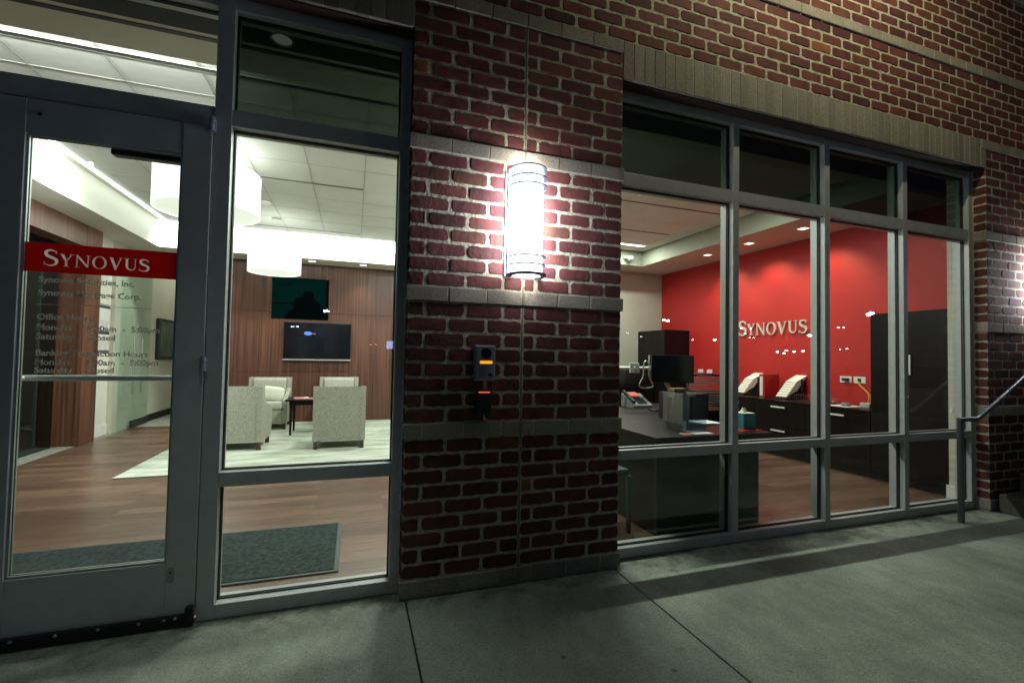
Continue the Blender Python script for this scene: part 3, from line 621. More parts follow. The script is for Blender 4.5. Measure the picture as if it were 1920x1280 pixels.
# ------------------------------------------------------------------ interior shells
def box1(name, mat, *b, bev=0): p = MB(); p.box(*b, bev); return p.build(name, mat)
struct(box1('floor', 'wood_floor_mat', -3.42, 5.36, .206, 6.24, -.05, -.004)); struct(box1('floor_threshold', 'bar_metal', -1.66, -.003, .10, .205, -.012, -.002))
struct(box1('corridor_floor', 'carpet', -3.44, -2.26, 6.2405, 10.5, -.05, -.003)); struct(box1('side_office_floor', 'carpet', -7, -3.4205, .5, 6.2, -.05, -.003))
RX = 5.35; CZ = 3.05
# outer roof / slab to stop the night sky
struct(box1('roof_slab', 'dark_room', -8, 8.4, .225, 11, 3.5, 3.7))
struct(box1('lobby_ceiling', 'lobby_tile', -2.846, .85, 1.0, 5.514, CZ, CZ+.02)); struct(box1('office_ceiling', 'ceiling_tile', .98, 4.485, .9, 4.50, CZ, CZ+.02))
struct(box1('lobby_ceiling_cove', 'gypsum', -3.06, .85, .8, 5.72, CZ+.021, CZ+.05))
# bulkheads behind the facade
struct(box1('lobby_bulkhead', 'gypsum', -3.0, .84, .34, .92, 2.955, 2.972)); struct(box1('lobby_bulkhead_top', 'trim_paint', -3.0, .84, .34, .99, CZ+.0005, 3.10)); struct(box1('lobby_head', 'dark_room', -3.5, .84, .206, .33, 2.79, 3.4)); struct(box1('office_head', 'dark_room', .98, 5.36, .206, .50, 2.85, 3.4)); struct(box1('office_bulkhead', 'gypsum', .98, 4.484, .505, .86, 2.98, 3.10))
def ceil_grid(name, xs, ys, xa, xb, ya, yb):
    p = MB()
    for x in xs: p.box(x-.005, x+.005, ya, yb, CZ-.0035, CZ-.0005)
    for y in ys: p.box(xa, xb, y-.0035, y+.0035, CZ-.0028, CZ-.0004)
    struct(p.build(name, 'grid_grey' if 'lobby' in name else 'grid_white'))
ceil_grid('lobby_ceiling_grid', [-2.33, -1.795, -1.26, -.73, -.192, .34], [1.52, 2.05, 2.58, 3.64, 4.17, 4.70], -2.78, .85, 1.05, 5.5)
ceil_grid('office_ceiling_grid', [1.53, 2.07, 2.60, 3.13, 3.67, 4.2], [1.26, 1.79, 2.87, 3.93], .98, 4.485, .9, 4.5)
def slot(x0, x1, y, label, w=.016):
    t = T('air_diffuser', label, 'air diffuser', ((x0+x1)/2, y, CZ), group='black linear air slots in the ceilings'); p = MB(); p.box(x0, x1, y-w, y+w, CZ-.004, CZ-.0008); p.build('slot', 'slot_dark', t)
    p = MB(); p.box(x0, x1, y-w-.004, y-w-.0005, CZ-.0042, CZ-.0008); p.box(x0, x1, y+w+.0005, y+w+.004, CZ-.0042, CZ-.0008); p.build('trim', 'grid_grey', t)
slot(-1.26, -.20, 3.13, 'black linear air slot in the lobby ceiling beside the large drum pendant', .02); slot(-2.2, -.21, 5.24, 'black linear air slot in the lobby ceiling near the back cove', .02); slot(-2.75, .1, 1.17, 'black linear air slot in the ceiling seen above the entrance door', .02)
t = T('air_diffuser', 'black linear slot in the grey bulkhead just inside the entrance', 'air diffuser', (-1.0, .66, 2.955), group='black linear air slots in the ceilings'); p = MB(); p.box(-2.9, .8, .638, .672, 2.951, 2.9545); p.build('slot', 'slot_dark', t)
slot(2.2, 4.2, 2.335, 'long black air slot in the office ceiling, nearer the window', .013)
slot(3.0, 3.67+.53, 3.4, 'short black air slot in the office ceiling, farther from the window', .013)

# lobby back wall: walnut panels
bw = T('wood_panel_wall', 'dark walnut panelled wall behind the armchairs', 'wall', (-.7, 6.25, 0))
zs = [0, .845, 1.865, 2.70]; xs = [-2.25, -.805, .40, .86]
for zi in range(3):
    for xi in range(3):
        p = MB(); p.box(xs[xi]+.0015, xs[xi+1]-.0015, 6.25, 6.28, zs[zi]+.002, zs[zi+1]-.002, .0015); p.build('wood_panel', 'walnut_panel', bw)
p = MB(); p.box(-2.25, .86, 6.2815, 6.4, 0, 3.3); p.build('backing', 'seam', bw)
# soffit ring with lit cove
sof = T('lobby_soffit', 'pale dropped soffit with a bright light cove round the lobby ceiling', 'soffit', (-1.2, 5.7, 2.7))
p = MB(); p.box(-3.0, .86, 5.70, 6.2495, 2.70, 3.0); p.build('back_soffit', 'gypsum', sof)
p = MB(); p.box(-3.5, -3.012, .34, 6.9, 2.70, 3.0); p.box(-3.0115, -2.255, 6.25, 6.9, 2.7, 3.0); p.build('side_soffit', 'gypsum', sof)
p = MB(); p.box(-3.011, .86, 5.692, 5.6995, 2.694, 3.0705); p.build('fascia', 'trim_paint', sof)
p = MB(); p.box(-3.0115, -3.004, .34, 5.6915, 2.694, 3.0705); p.build('fascia', 'trim_paint', sof)
p = MB(); p.box(-2.85, .84, 5.515, 5.545, 3.030, 3.046); p.build('led_strip', 'led', sof)
p = MB(); p.box(-2.875, -2.845, .55, 5.514, 3.030, 3.046); p.build('led_strip', 'led', sof)
def downlight(x, y, z, label, s=.055, sq=True, grp='square downlights in the soffits'):
    t = T('downlight', label, 'downlight', (x, y, z), group=grp); p = MB()
    p.box(x-s-.012, x+s+.012, y-s-.012, y-s, z-.004, z-.0005); p.box(x-s-.012, x+s+.012, y+s, y+s+.012, z-.004, z-.0005); p.box(x-s-.012, x-s, y-s, y+s, z-.004, z-.0005); p.box(x+s, x+s+.012, y-s, y+s, z-.004, z-.0005); p.build('trim', 'trim_paint', t)
    p = MB(); p.box(x-s+.001, x+s-.001, y-s+.001, y+s-.001, z-.003, z-.0008); p.build('lens', 'led_soft', t)
downlight(-.14, 5.95, 2.70, 'square downlight in the lobby soffit, right of the hanging drum lamp'); downlight(-.95, 5.95, 2.70, 'square downlight in the lobby soffit behind the small drum lamp'); downlight(-2.3, 5.95, 2.70, 'square downlight in the lobby soffit nearest the corridor')
# left side of lobby
tag(box1('wood_column', 'walnut_panel', -3.79, -3.39, 4.69, 5.05, 0, 2.699, bev=.002), 'dark walnut clad column left in the lobby, seen through the door glass', 'column')
tag(box1('wood_header', 'walnut_panel', -3.60, -3.391, .8, 4.688, 2.43, 2.699), 'walnut header above the dark side office opening', 'header')
tag(box1('white_wall', 'white_paint', -3.65, -3.50, 5.052, 5.60, 0, 3.0), 'short white wall beside the walnut column, with a framed notice', 'wall')
tag(box1('corridor_wall', 'tan_paint', -3.60, -3.45, 5.602, 10.5, 0, 3.0), 'tan corridor wall with the framed landscape', 'wall')
tag(box1('corridor_wall', 'tan_paint', -2.252, -2.10, 6.405, 10.5, 0, 3.0), 'tan corridor wall behind the walnut panels', 'wall'); tag(box1('corridor_wall', 'tan_paint', -3.6, -2.0, 10.505, 10.6, 0, 3.0), 'tan wall closing the far end of the corridor', 'wall'); struct(box1('corridor_ceiling', 'ceiling_tile', -3.6, -2.1, 6.905, 10.6, 2.9, 2.99))
lamp('AREA', 'corridor_light', (-2.9, 8.2, 2.88), 14, (1, .95, .85), .5, 2.5, rot=(0, 0, 0))
tag(box1('skirting', 'trim_paint', -3.499, -3.485, 5.053, 5.60, 0, .135), 'white skirting board under the framed notice', 'skirting'); tag(box1('skirting', 'dark_wood', -3.449, -3.435, 6.75, 10.5, 0, .11), 'dark skirting board along the corridor wall', 'skirting')
for b in ((-7.1, -7, .3, 7, 0, 3), (-7, -3.5, .25, .35, 0, 3.3), (-7, -3.66, 6.2, 6.3, 0, 3), (-7.1, -3.61, .3, 6.3, 2.72, 2.8)): struct(box1('side_office_shell', 'dark_room', *b))
gp = T('glass_partition', 'clear glass partition with a pale metal edge before the dark side office', 'glass partition', (-3.82, 3.5, 0))
p = MB(); p.box(-3.63, -3.618, 1.0, 4.62, .0, 2.43); p.build('glass_pane', 'dark_glass', gp); p = MB(); p.box(-3.83, -3.80, 4.66, 4.689, .0, 2.43, .003); p.box(-3.80, -3.792, 4.60, 4.688, .0, .03); p.build('edge_post', 'bar_metal', gp)
gd = T('glass_door', 'frameless green glass door with long steel pulls standing by the corridor', 'glass door', (-3.42, 6.3, 0))
p = MB(); p.box(-3.40, -3.388, 5.64, 6.06, .03, 2.4); p.build('fixed_pane', 'green_glass', gd); p = MB(); p.box(-3.40, -3.388, 6.075, 6.66, .11, 2.4); p.build('glass_pane', 'green_glass', gd)
p = MB(); p.box(-3.408, -3.38, 6.075, 6.66, .012, .11, .002); p.build('bottom_rail', 'dark_metal', gd)
for y in (5.92, 6.20):
    p = MB(); p.tube([(-3.33, y, .52), (-3.33, y, 1.36)], .012, 12)
    for z in (.68, 1.22): p.tube([(-3.33, y, z), (-3.386, y, z)], .007, 8)
    p.build('pull_handle', 'steel', gd)
nt = T('framed_notice', 'white printed notice in a thin dark frame on the white wall', 'notice', (-3.5, 5.4, 1.45))
p = MB(); p.box(-3.4985, -3.488, 5.26, 5.565, 1.13, 1.79, .002); p.build('frame', 'bezel', nt); p = MB(); p.box(-3.4878, -3.486, 5.272, 5.553, 1.142, 1.778); p.build('sheet', 'paper', nt)
for z0, z1 in ((1.735, 1.772), (1.38, 1.42), (1.145, 1.165)): p = MB(); p.box(-3.4858, -3.4852, 5.275, 5.55, z0, z1); p.build('heading', 'ink', nt)
p = MB()
for i in range(12):
    for a in (0, 1): p.box(-3.4857, -3.4853, 5.285+a*.135, 5.285+a*.135+.10+.02*math.sin(i*5+a), 1.44+i*.0235 if i < 6 else 1.18+(i-6)*.03, 1.4445+i*.0235 if i < 6 else 1.1845+(i-6)*.03)
p.build('notice_text', 'grey_plastic', nt)
ar = T('framed_picture', 'landscape picture in a thick black frame on the corridor wall', 'picture', (-3.45, 7.45, 1.36))
p = MB(); p.box(-3.449, -3.40, 7.03, 7.87, 1.02, 1.72, .004); p.build('frame', 'bezel', ar); p = MB(); p.box(-3.3995, -3.397, 7.08, 7.82, 1.07, 1.67); p.build('print', 'art_print', ar)
def task_chair(x, y, rz, label):
    t = T('office_chair', label, 'office chair', (x, y, 0), local=True, rz=rz)
    p = MB(); p.box(-.24, .24, -.22, .24, .40, .47, .03); p.build('seat', 'black_plastic', t)
    p = MB()
    for i in range(15):
        z = .56+i*.03; a = .21-.0012*(i-8)**2
        p.tube([(-a, -.23-.02*math.sin(i/14*PI), z), (-a*.5, -.265-.02*math.sin(i/14*PI), z), (0, -.275-.02*math.sin(i/14*PI), z), (a*.5, -.265-.02*math.sin(i/14*PI), z), (a, -.23-.02*math.sin(i/14*PI), z)], .0085, 6)
    p.build('mesh_back', 'chair_slat', t)
    p = MB(); p.tube([(-.2, -.23, .54), (-.225, -.25, .75), (-.2, -.23, .99), (-.1, -.26, 1.0), (.1, -.26, 1.0), (.2, -.23, .99), (.225, -.25, .75), (.2, -.23, .54), (0, -.28, .53), (-.2, -.23, .54)], .014, 8); p.tube([(0, -.28, .54), (0, -.25, .44), (0, 0, .40)], .02, 8); p.build('back_frame', 'black_plastic', t)
    for s_ in (-1, 1):
        p = MB(); p.tube([(s_*.25, .05, .43), (s_*.285, .05, .45), (s_*.285, .03, .62)], .013, 8); p.box(s_*.285-.03, s_*.285+.03, -.1, .14, .62, .65, .01); p.build('armrest', 'black_plastic', t)
    p = MB(); p.cyl(0, 0, .08, .40, .025, 14); p.build('column', 'dark_metal', t)
    p = MB()
    for i in range(5):
        a = 2*PI*i/5; p.tube([(0, 0, .10), (math.cos(a)*.28, math.sin(a)*.28, .065)], [.022, .014], 8)
    p.build('base', 'black_plastic', t)
    for i in range(5): a = 2*PI*i/5; p = MB(); p.tube([(math.cos(a)*.29-.015*math.sin(a), math.sin(a)*.29+.015*math.cos(a), .028), (math.cos(a)*.29+.015*math.sin(a), math.sin(a)*.29-.015*math.cos(a), .028)], .027, 12); p.build('caster', 'black_plastic', t)
    return t
oc = task_chair(4.08, 2.62, -.45, 'black mesh-back office chair behind the desk'); dup(oc, (-4.35, 4.0, -.0), 'black office chair in the dark side office, left of the walnut column', rz=2.2)

# rug and mats
rg = MB(); rg.box(-2.31, .84, 2.86, 6.24, -.003, .008, .003); tag(rg.build('area_rug', 'rug_mat'), 'pale green-grey mottled rug under the armchairs', 'rug')
mt = T('entrance_mat', 'dark teal entrance mat with a grey rubber border inside the door', 'mat', (-1.2, .75, 0)); p = MB(); p.box(-2.1, -.32, .40, 1.12, .002, .009, .002); p.build('pile', 'mat_fiber', mt); p = MB(); p.box(-2.12, -.295, .378, 1.142, -.003, .0045, .002); p.build('rubber_border', 'mat_rubber', mt)

# armchairs
def armchair(name_label, x, y, rz, grp='tweed armchairs round the small table'):
    t = T('armchair', name_label, 'armchair', (x, y, .008), group=grp, local=True, rz=rz)
    W_ = .60; D = .60
    p = MB()   # back shell: slightly raked slab from floor frame to top (back at -y)
    p.prism([(-D/2+.045, .10), (-D/2+.13, .10), (-D/2+.115, .755), (-D/2, .765), (-D/2-.0, .755)], 'x', -.245, .245); p.build('back', 'tweed', t)
    for s_ in (-1, 1):
        p = MB(); a, b = s_*.245, s_*.305
        p.prism([(-D/2+.03, .095), (D/2-.02, .095), (D/2, .44), (D/2-.01, .455), (-.06, .545), (-.15, .60), (-D/2+.12, .762), (-D/2, .765)], 'x', min(a, b), max(a, b)); p.build('arm', 'tweed', t)
    p = MB(); p.box(-.243, .243, -D/2+.10, D/2-.015, .10, .30, .012); p.build('seat_frame', 'tweed', t)
    p = MB(); p.box(-.241, .241, -D/2+.12, D/2+.01, .305, .425, .03); p.build('seat_cushion', 'seat_tweed', t)
    p = MB(); p.box(-.235, .235, -D/2+.105, -D/2+.20, .40, .750, .025); p.build('back_cushion', 'seat_tweed', t)
    for sx in (-1, 1):
        for sy in (-1, 1): p = MB(); p.box(sx*.27-.022, sx*.27+.022, sy*(D/2-.055)-.022, sy*(D/2-.055)+.022, 0, .099, .002); p.build('leg', 'walnut_leg', t)
    return t
a0 = armchair('tweed armchair seen from behind, front right beside the small table', -.395, 4.02, 0)
dup(a0, (-1.565, 4.16, .008), 'tweed armchair seen from behind, cut off by the sidelight frame at front left', rz=-.03)
dup(a0, (-1.50, 5.72, .008), 'tweed armchair facing the door with a white cushion on its seat', rz=PI)
dup(a0, (-.47, 5.80, .008), 'tweed armchair facing the door, mostly hidden behind the front right armchair', rz=PI)
bm = bmesh.new(); bmesh.ops.create_uvsphere(bm, u_segments=28, v_segments=18, radius=1)
for v in bm.verts:
    x, y, z = v.co; f = lambda q: math.copysign(abs(q)**.45, q)
    v.co = Vector((f(x)*.17, y*.055*(1-.5*abs(x)**3)*(1-.4*abs(z)**3), f(z)*.11))
p = MB(); p.addbm(bm, True, Matrix.Translation((-1.42, 5.56, .545)) @ Matrix.Rotation(-.25, 4, 'X') @ Matrix.Rotation(.12, 4, 'Y')); tag(p.build('cushion', 'pillow_cloth'), 'white rectangular cushion on the armchair facing the door', 'cushion')
tb = T('side_table', 'small square dark wood table between the armchairs', 'side table', (-.86, 5.0, 0))
p = MB(); p.box(-1.15, -.56, 4.82, 5.36, .490, .512, .004); p.build('table_top', 'dark_wood', tb); p = MB(); p.box(-1.10, -.61, 4.87, 5.31, .43, .489); p.build('apron', 'dark_wood', tb)
for (x, y) in ((-1.075, 4.89), (-.635, 4.89), (-1.075, 5.29), (-.635, 5.29)):
    p = MB(); bm = bmesh.new(); bmesh.ops.create_cube(bm, size=1)
    for v in bm.verts: k_ = .04 if v.co.z > 0 else .026; v.co = Vector((x+v.co.x*k_, y+v.co.y*k_, .009+(v.co.z+.5)*.42))
    p.addbm(bm); p.build('leg', 'dark_wood', tb)
mg = MB(); mg.box(-1.03, -.72, 4.90, 5.12, .5125, .520, .001); mg.box(-1.06, -.80, 4.93, 5.13, .5203, .5245, .001)
tag(mg.build('magazine', 'magazine'), 'pinkish red magazine lying on the small dark table', 'magazine')
p = MB(); p.box(-.92, -.66, 4.94, 5.10, .5248, .5290, .001); tag(p.build('brochure', 'paper'), 'white brochure on top of the magazine on the small table', 'brochure')
p = MB(); p.box(-.86, -.76, 4.96, 5.0, .5295, .549, .008); tag(p.build('remote_control', 'black_plastic'), 'small black remote lying on the magazines', 'remote')

# television and poster
tv = T('television', 'wide black wall television above the armchairs', 'television', (-.84, 6.2, 1.36))
p = MB(); p.box(-1.375, -.305, 6.185, 6.235, 1.065, 1.695, .006); p.build('housing', 'bezel', tv); p = MB(); p.box(-1.363, -.317, 6.1835, 6.1848, 1.082, 1.685); p.build('screen', 'screen_black', tv)
p = MB(); p.box(-1.380, -.300, 6.178, 6.2, 1.052, 1.064, .002); p.build('speaker_bar', 'bar_metal', tv); p = MB(); p.box(-.87, -.81, 6.176, 6.182, 1.047, 1.064); p.build('badge', 'silver_plastic', tv); p = MB(); p.box(-1.05, -.65, 6.236, 6.2495, 1.2, 1.55); p.build('wall_bracket', 'dark_metal', tv)
po = T('window_poster', 'dark teal poster with a red edge hung inside the sidelight glass', 'poster', (-.5, .15, 1.45))
p = MB(); p.box(-.632, -.374, .1455, .1475, 1.352, 1.557); p.build('sheet', 'poster_teal', po); p = MB(); p.box(-.388, -.374, .1443, .1453, 1.352, 1.557); p.build('red_edge', 'poster_red', po)
p = MB()   # dark out-of-focus figure masses on the printed picture
p.prism([(-.575, 1.353), (-.570, 1.375), (-.556, 1.392), (-.540, 1.400), (-.532, 1.410), (-.538, 1.425), (-.534, 1.447), (-.522, 1.459), (-.506, 1.463), (-.496, 1.470), (-.490, 1.486), (-.476, 1.496), (-.456, 1.494), (-.444, 1.482), (-.444, 1.464), (-.436, 1.448), (-.420, 1.438), (-.404, 1.418), (-.396, 1.392), (-.3885, 1.353)], 'y', .1441, .1452)
p.prism([(-.631, 1.43), (-.52, 1.434), (-.52, 1.427), (-.631, 1.426)], 'y', .1444, .1452); p.build('picture', 'poster_dark', po)
for i, s_ in enumerate(('Private banking', 'built for you')): text(s_, .0105, (-.612, .1446, 1.522-i*.013), 'poster_text', po, .0003)

# drum pendants
def drum(x, y, z0, z1, r, label, canopy=True):
    t = T('drum_pendant', label, 'pendant lamp', (x, y, z0), group='white drum pendant lamps')
    p = MB(); p.ringwall(x, y, z0, z1, r-.004, r, 64)
    for i in range(len(p.sm)): p.sm[i] = False
    p.build('shade', 'shade_cloth', t)
    p = MB(); p.cyl(x, y, z0+.008, z0+.014, r-.005, 64); p.build('diffuser', 'shade_diffuser', t)
    p = MB(); p.tube([(x, y, z1-.02), (x, y, CZ-.02)], .004, 8); p.tube([(x-r+.004, y, z1-.02), (x+r-.004, y, z1-.02)], .003, 6); p.build('stem', 'bar_metal', t)
    p = MB(); p.cyl(x, y, CZ-.022, CZ-.004, .06, 24); p.build('canopy', 'silver_plastic', t)
drum(-1.54, 2.5, 2.44, 2.82, .415, 'large white drum pendant lamp cut by the door frame'); drum(-1.33, 4.8, 2.285, 2.56, .335, 'smaller white drum pendant lamp hanging farther back over the armchairs'); 
p = MB(); p.cyl(-1.35, 4.04, CZ-.028, CZ-.0045, .06, 28, .07); sd = p.build('smoke_detector', 'grid_white'); tag(sd, 'round white smoke detector on the lobby ceiling between the drum lamps', 'smoke detector')
p = MB(); p.cyl(2.77, 2.08, CZ-.03, CZ-.0045, .02, 16, .035); tag(p.build('sprinkler', 'bar_metal'), 'small ceiling sprinkler on the office ceiling near the window', 'sprinkler')

# partition between lobby and office; office shell
tag(box1('partition_wall', 'tan_paint', .862, .975, .225, 6.4, -.02, 3.45), 'painted partition wall between the lobby and the office', 'wall')
tag(box1('red_wall', 'red_paint', RX, RX+.12, .28, 5.24, -.02, 3.0), 'bright red office wall carrying the metal name letters', 'wall')
tag(box1('office_back_wall', 'tan_paint', .98, RX-.001, 5.12, 5.24, -.02, 3.45), 'pale tan wall at the back of the office', 'wall')
tag(box1('window_return', 'tan_paint', 4.738, RX-.001, .2125, .275, -.012, 2.95), 'tan wall return beside the office window', 'wall')
tag(box1('skirting', 'trim_paint', 4.722, 4.7375, .2125, .289, -.003, .13), 'pale skirting block at the foot of the window return', 'skirting')
of = T('office_soffit', 'dropped soffit with square downlights along the red wall', 'soffit', (4.9, 2.5, 2.8))
p = MB(); p.box(4.50, RX-.0005, .51, 5.119, 2.80, 2.98); p.box(.98, 4.4995, 4.53, 5.119, 2.80, 2.98); p.build('soffit_board', 'gypsum', of)
p = MB(); p.box(4.488, 4.4995, .51, 4.5295, 2.796, 3.048); p.box(.98, 4.4875, 4.518, 4.5295, 2.796, 3.048); p.build('fascia', 'fascia_paint', of)
for y, s_ in ((3.37, 'farthest'), (2.58, 'middle'), (1.77, 'nearest')): downlight(4.87, y, 2.8, 'square downlight over the red wall, %s of the three from the window' % s_, .05)
for (x, y, s_) in ((3.65, 4.14, 'bright linear light at the back of the office ceiling'), (1.75, 1.74, 'linear ceiling light near the office window, beside the partition'), (3.35, 1.74, 'linear ceiling light near the office window, towards the red wall')):
    t = T('linear_light', s_, 'ceiling light', (x, y, CZ), group='linear lights in the office ceiling'); p = MB(); p.box(x-.61, x+.61, y-.045, y+.045, CZ-.006, CZ-.001); p.build('lens', 'led', t); p = MB(); p.box(x-.62, x+.62, y-.057, y-.0455, CZ-.008, CZ-.001); p.box(x-.62, x+.62, y+.0455, y+.057, CZ-.008, CZ-.001); p.build('trim', 'grid_white', t)
cm = T('security_camera', 'small white dome camera in the far corner of the office soffit', 'security camera', (4.2, 4.45, 2.9)); p = MB(); p.box(4.10, 4.24, 4.42, 4.515, 2.885, 2.94, .012); p.build('housing', 'trim_paint', cm); bm = bmesh.new(); bmesh.ops.create_uvsphere(bm, u_segments=16, v_segments=10, radius=.04); p = MB(); p.addbm(bm, True, Matrix.Translation((4.17, 4.45, 2.88))); p.build('dome', 'grey_plastic', cm)
# wall letters
p = MB(); wordmark(p, 1.13, .215, .02)
wl_ = p.build('wall_letters', 'sign_letter'); wl_.rotation_euler = (0, 0, -PI/2); wl_.location = (RX-.022, 3.215, 1.56); tag(wl_, 'brushed metal name letters mounted on the red wall', 'sign')
wl_.scale = (1, 1, 1)
# built-in cabinets
def handle(mb, x, y0, y1, z): mb.box(x-.018, x-.0005, y0, y1, z-.009, z+.009, .003)
cd = T('credenza', 'long low black cabinet with drawers along the red wall', 'cabinet', (5.05, 2.0, 0))
p = MB(); p.box(4.80, RX-.003, .957, 3.85, .07, .668); p.build('carcass', 'dark_wood', cd); p = MB(); p.box(4.785, RX-.003, .957, 3.87, .670, .695, .002); p.build('counter_top', 'dark_wood', cd); p = MB(); p.box(4.86, RX-.003, .957, 3.85, -.003, .069); p.build('plinth', 'black_plastic', cd)
ye = [.957, 1.68, 2.40, 3.12, 3.85]
for i in range(4):
    for z0, z1 in ((.375, .662), (.08, .368)):
        p = MB(); p.box(4.782, 4.7993, ye[i]+.002, ye[i+1]-.002, z0, z1, .001); d_ = p.build('drawer', 'dark_wood', cd)
        p = MB(); yc = (ye[i]+ye[i+1])/2; q_ = MB(); handle(q_, 4.782, yc-.10, yc+.10, z1-.05); h_ = q_.build('handle', 'bar_metal', d_)
        p = MB(); disc(p, 0, 0, 0, .008, .004, 12); k_ = p.build('lock', 'steel', d_); k_.rotation_euler = (0, 0, -PI/2); k_.location = Vector((4.780, ye[i]+.05, z1-.06))-chain(cd)
tc = T('tall_cabinet', 'tall black cupboard with a vertical handle at the window end of the red wall', 'cabinet', (5.05, .6, 0))
p = MB(); p.box(4.803, RX-.003, .292, .953, .07, 1.69, .002); p.build('carcass', 'dark_wood', tc); p = MB(); p.box(4.86, RX-.003, .292, .953, -.003, .069); p.build('plinth', 'black_plastic', tc)
for (a, b) in ((.293, .621), (.625, .953)): p = MB(); p.box(4.785, 4.8025, a, b, .08, 1.688, .001); d_ = p.build('door', 'dark_wood', tc)
q_ = MB(); q_.box(4.768, 4.7848, .585, .603, 1.08, 1.27, .003); q_.build('handle', 'bar_metal', tc)
p = MB(); disc(p, 0, 0, 0, .009, .004, 12); k_ = p.build('lock', 'steel', tc); k_.rotation_euler = (0, 0, -PI/2); k_.location = Vector((4.783, .585, 1.03))-chain(tc)
tc2 = T('tall_cabinet', 'tall black cupboard in the far corner of the office, behind the monitor', 'cabinet', (5.1, 4.7, 0))
p = MB(); p.box(4.84, RX-.003, 4.33, 5.117, -.003, 1.69, .002); p.build('carcass', 'dark_wood', tc2); p = MB(); p.box(4.822, 4.8393, 4.333, 4.722, .08, 1.685, .001); p.build('door', 'dark_wood', tc2); p = MB(); p.box(4.822, 4.8393, 4.726, 5.115, .08, 1.685, .001); p.build('door', 'dark_wood', tc2)
p = MB()
for i in range(2): p.box(4.805, 4.8215, 4.69+i*.06, 4.70+i*.06, .95, 1.25, .002)
p.build('handle', 'bar_metal', tc2)
p = MB(); p.box(3.3, 4.82, 4.6, 5.117, -.003, .68, .002); p.box(3.29, 4.82, 4.585, 5.117, .681, .70); tag(p.build('back_counter', 'dark_wood'), 'low black counter along the back wall of the office', 'cabinet')
p = MB(); p.box(4.28, 4.62, 4.72, 5.05, .701, .98, .02); p.box(4.36, 4.54, 4.714, 4.7195, .93, .945); tag(p.build('printer', 'black_plastic'), 'black printer on the low counter at the back wall', 'printer')
for i, (y, s_) in enumerate(((4.05, 'left'), (3.84, 'right'))): p = MB(); p.box(RX-.008, RX-.0005, y-.06, y+.06, .96, 1.02, .002); tag(p.build('wall_socket', 'trim_paint'), 'white wall plate on the red wall above the mesh chair, %s of a pair' % s_, 'wall socket')
# desk
dk = T('desk', 'large black office desk, its end panel against the window', 'desk', (2.15, .8, 0))
p = MB(); p.box(1.685, 2.705, .285, 2.02, .622, .660, .0015); p.build('desk_top', 'dark_wood', dk); p = MB(); p.box(2.706, 3.62, 1.55, 2.30, .622, .660, .0015); p.build('return_top', 'dark_wood', dk)
p = MB(); p.box(1.705, 2.592, .30, .335, -.003, .6215, .001); p.build('end_panel', 'desk_panel', dk); p = MB(); p.box(1.705, 1.725, .3355, 1.99, -.003, .6215, .001); p.build('side_panel', 'dark_wood', dk); p = MB(); p.box(3.58, 3.61, 1.57, 2.28, -.003, .6215); p.build('end_panel', 'dark_wood', dk); p = MB(); p.box(2.62, 3.57, 2.2, 2.22, .15, .6215); p.build('modesty_panel', 'dark_wood', dk)
gc = T('guest_chair', 'dark blue guest chair mostly hidden behind the pier, left of the desk', 'chair', (1.3, .65, 0))
p = MB(); p.box(1.10, 1.57, .42, .92, .385, .43, .012); p.build('seat', 'blue_chair', gc); p = MB(); p.box(1.07, 1.10, .42, .92, .43, .86, .012); p.build('back', 'blue_chair', gc)
for (x, y) in ((1.565, .42), (1.565, .9), (1.10, .42), (1.10, .9)):
    p = MB(); bm = bmesh.new(); bmesh.ops.create_cube(bm, size=1)
    for v in bm.verts: k_ = .036 if v.co.z > 0 else .022; v.co = Vector((x+v.co.x*k_, y+v.co.y*k_, -.003+(v.co.z+.5)*.388))
    p.addbm(bm); p.build('leg', 'blue_chair', gc)
# monitor on its arm
mo = T('monitor', 'black flat monitor on a silver arm with a crossbar, bare plate and hanging loop', 'monitor', (3.06, 1.95, .66))
p = MB(); p.box(2.83, 3.40, 1.93, 1.955, .925, 1.232, .004); p.build('housing', 'bezel', mo); p = MB(); p.box(2.838, 3.392, 1.9285, 1.9298, .936, 1.224); p.build('screen', 'screen_black', mo)
ma = mo
p = MB(); p.cyl(3.16, 2.0, .6605, .675, .09, 28); p.build('arm_base', 'silver_plastic', ma); p = MB(); p.tube([(3.16, 2.0, .675), (3.15, 2.0, .80)], .030, 14); p.tube([(3.15, 2.0, .80), (3.04, 1.995, .985)], .024, 14); p.build('pole', 'silver_plastic', ma)
p = MB(); p.tube([(2.30, 1.97, 1.085), (2.829, 1.97, 1.085)], .016, 12); p.box(2.84, 2.9, 1.956, 1.985, 1.06, 1.11, .003); p.build('crossbar', 'bar_metal', ma); p = MB(); p.box(2.56, 2.68, 1.93, 1.95, 1.03, 1.14, .006); disc(p, 2.62, 1.925, 1.085, .018, .012, 18); p.build('mounting_plate', 'silver_plastic', ma)
p = MB(); lp = bez([(0, .30), (-.045, .30), (-.035, .20), (-.035, .16), (-.03, .10), (-.10, .06), (-.085, .02), (-.07, .0), (.07, .0), (.085, .02), (.10, .06), (.03, .10), (.035, .16), (.035, .20), (.045, .30), (0, .30)], 7); p.tube([(2.755+a, 1.92, .865+b) for a, b in lp], .0065, 8); p.build('loop_handle', 'steel', ma)
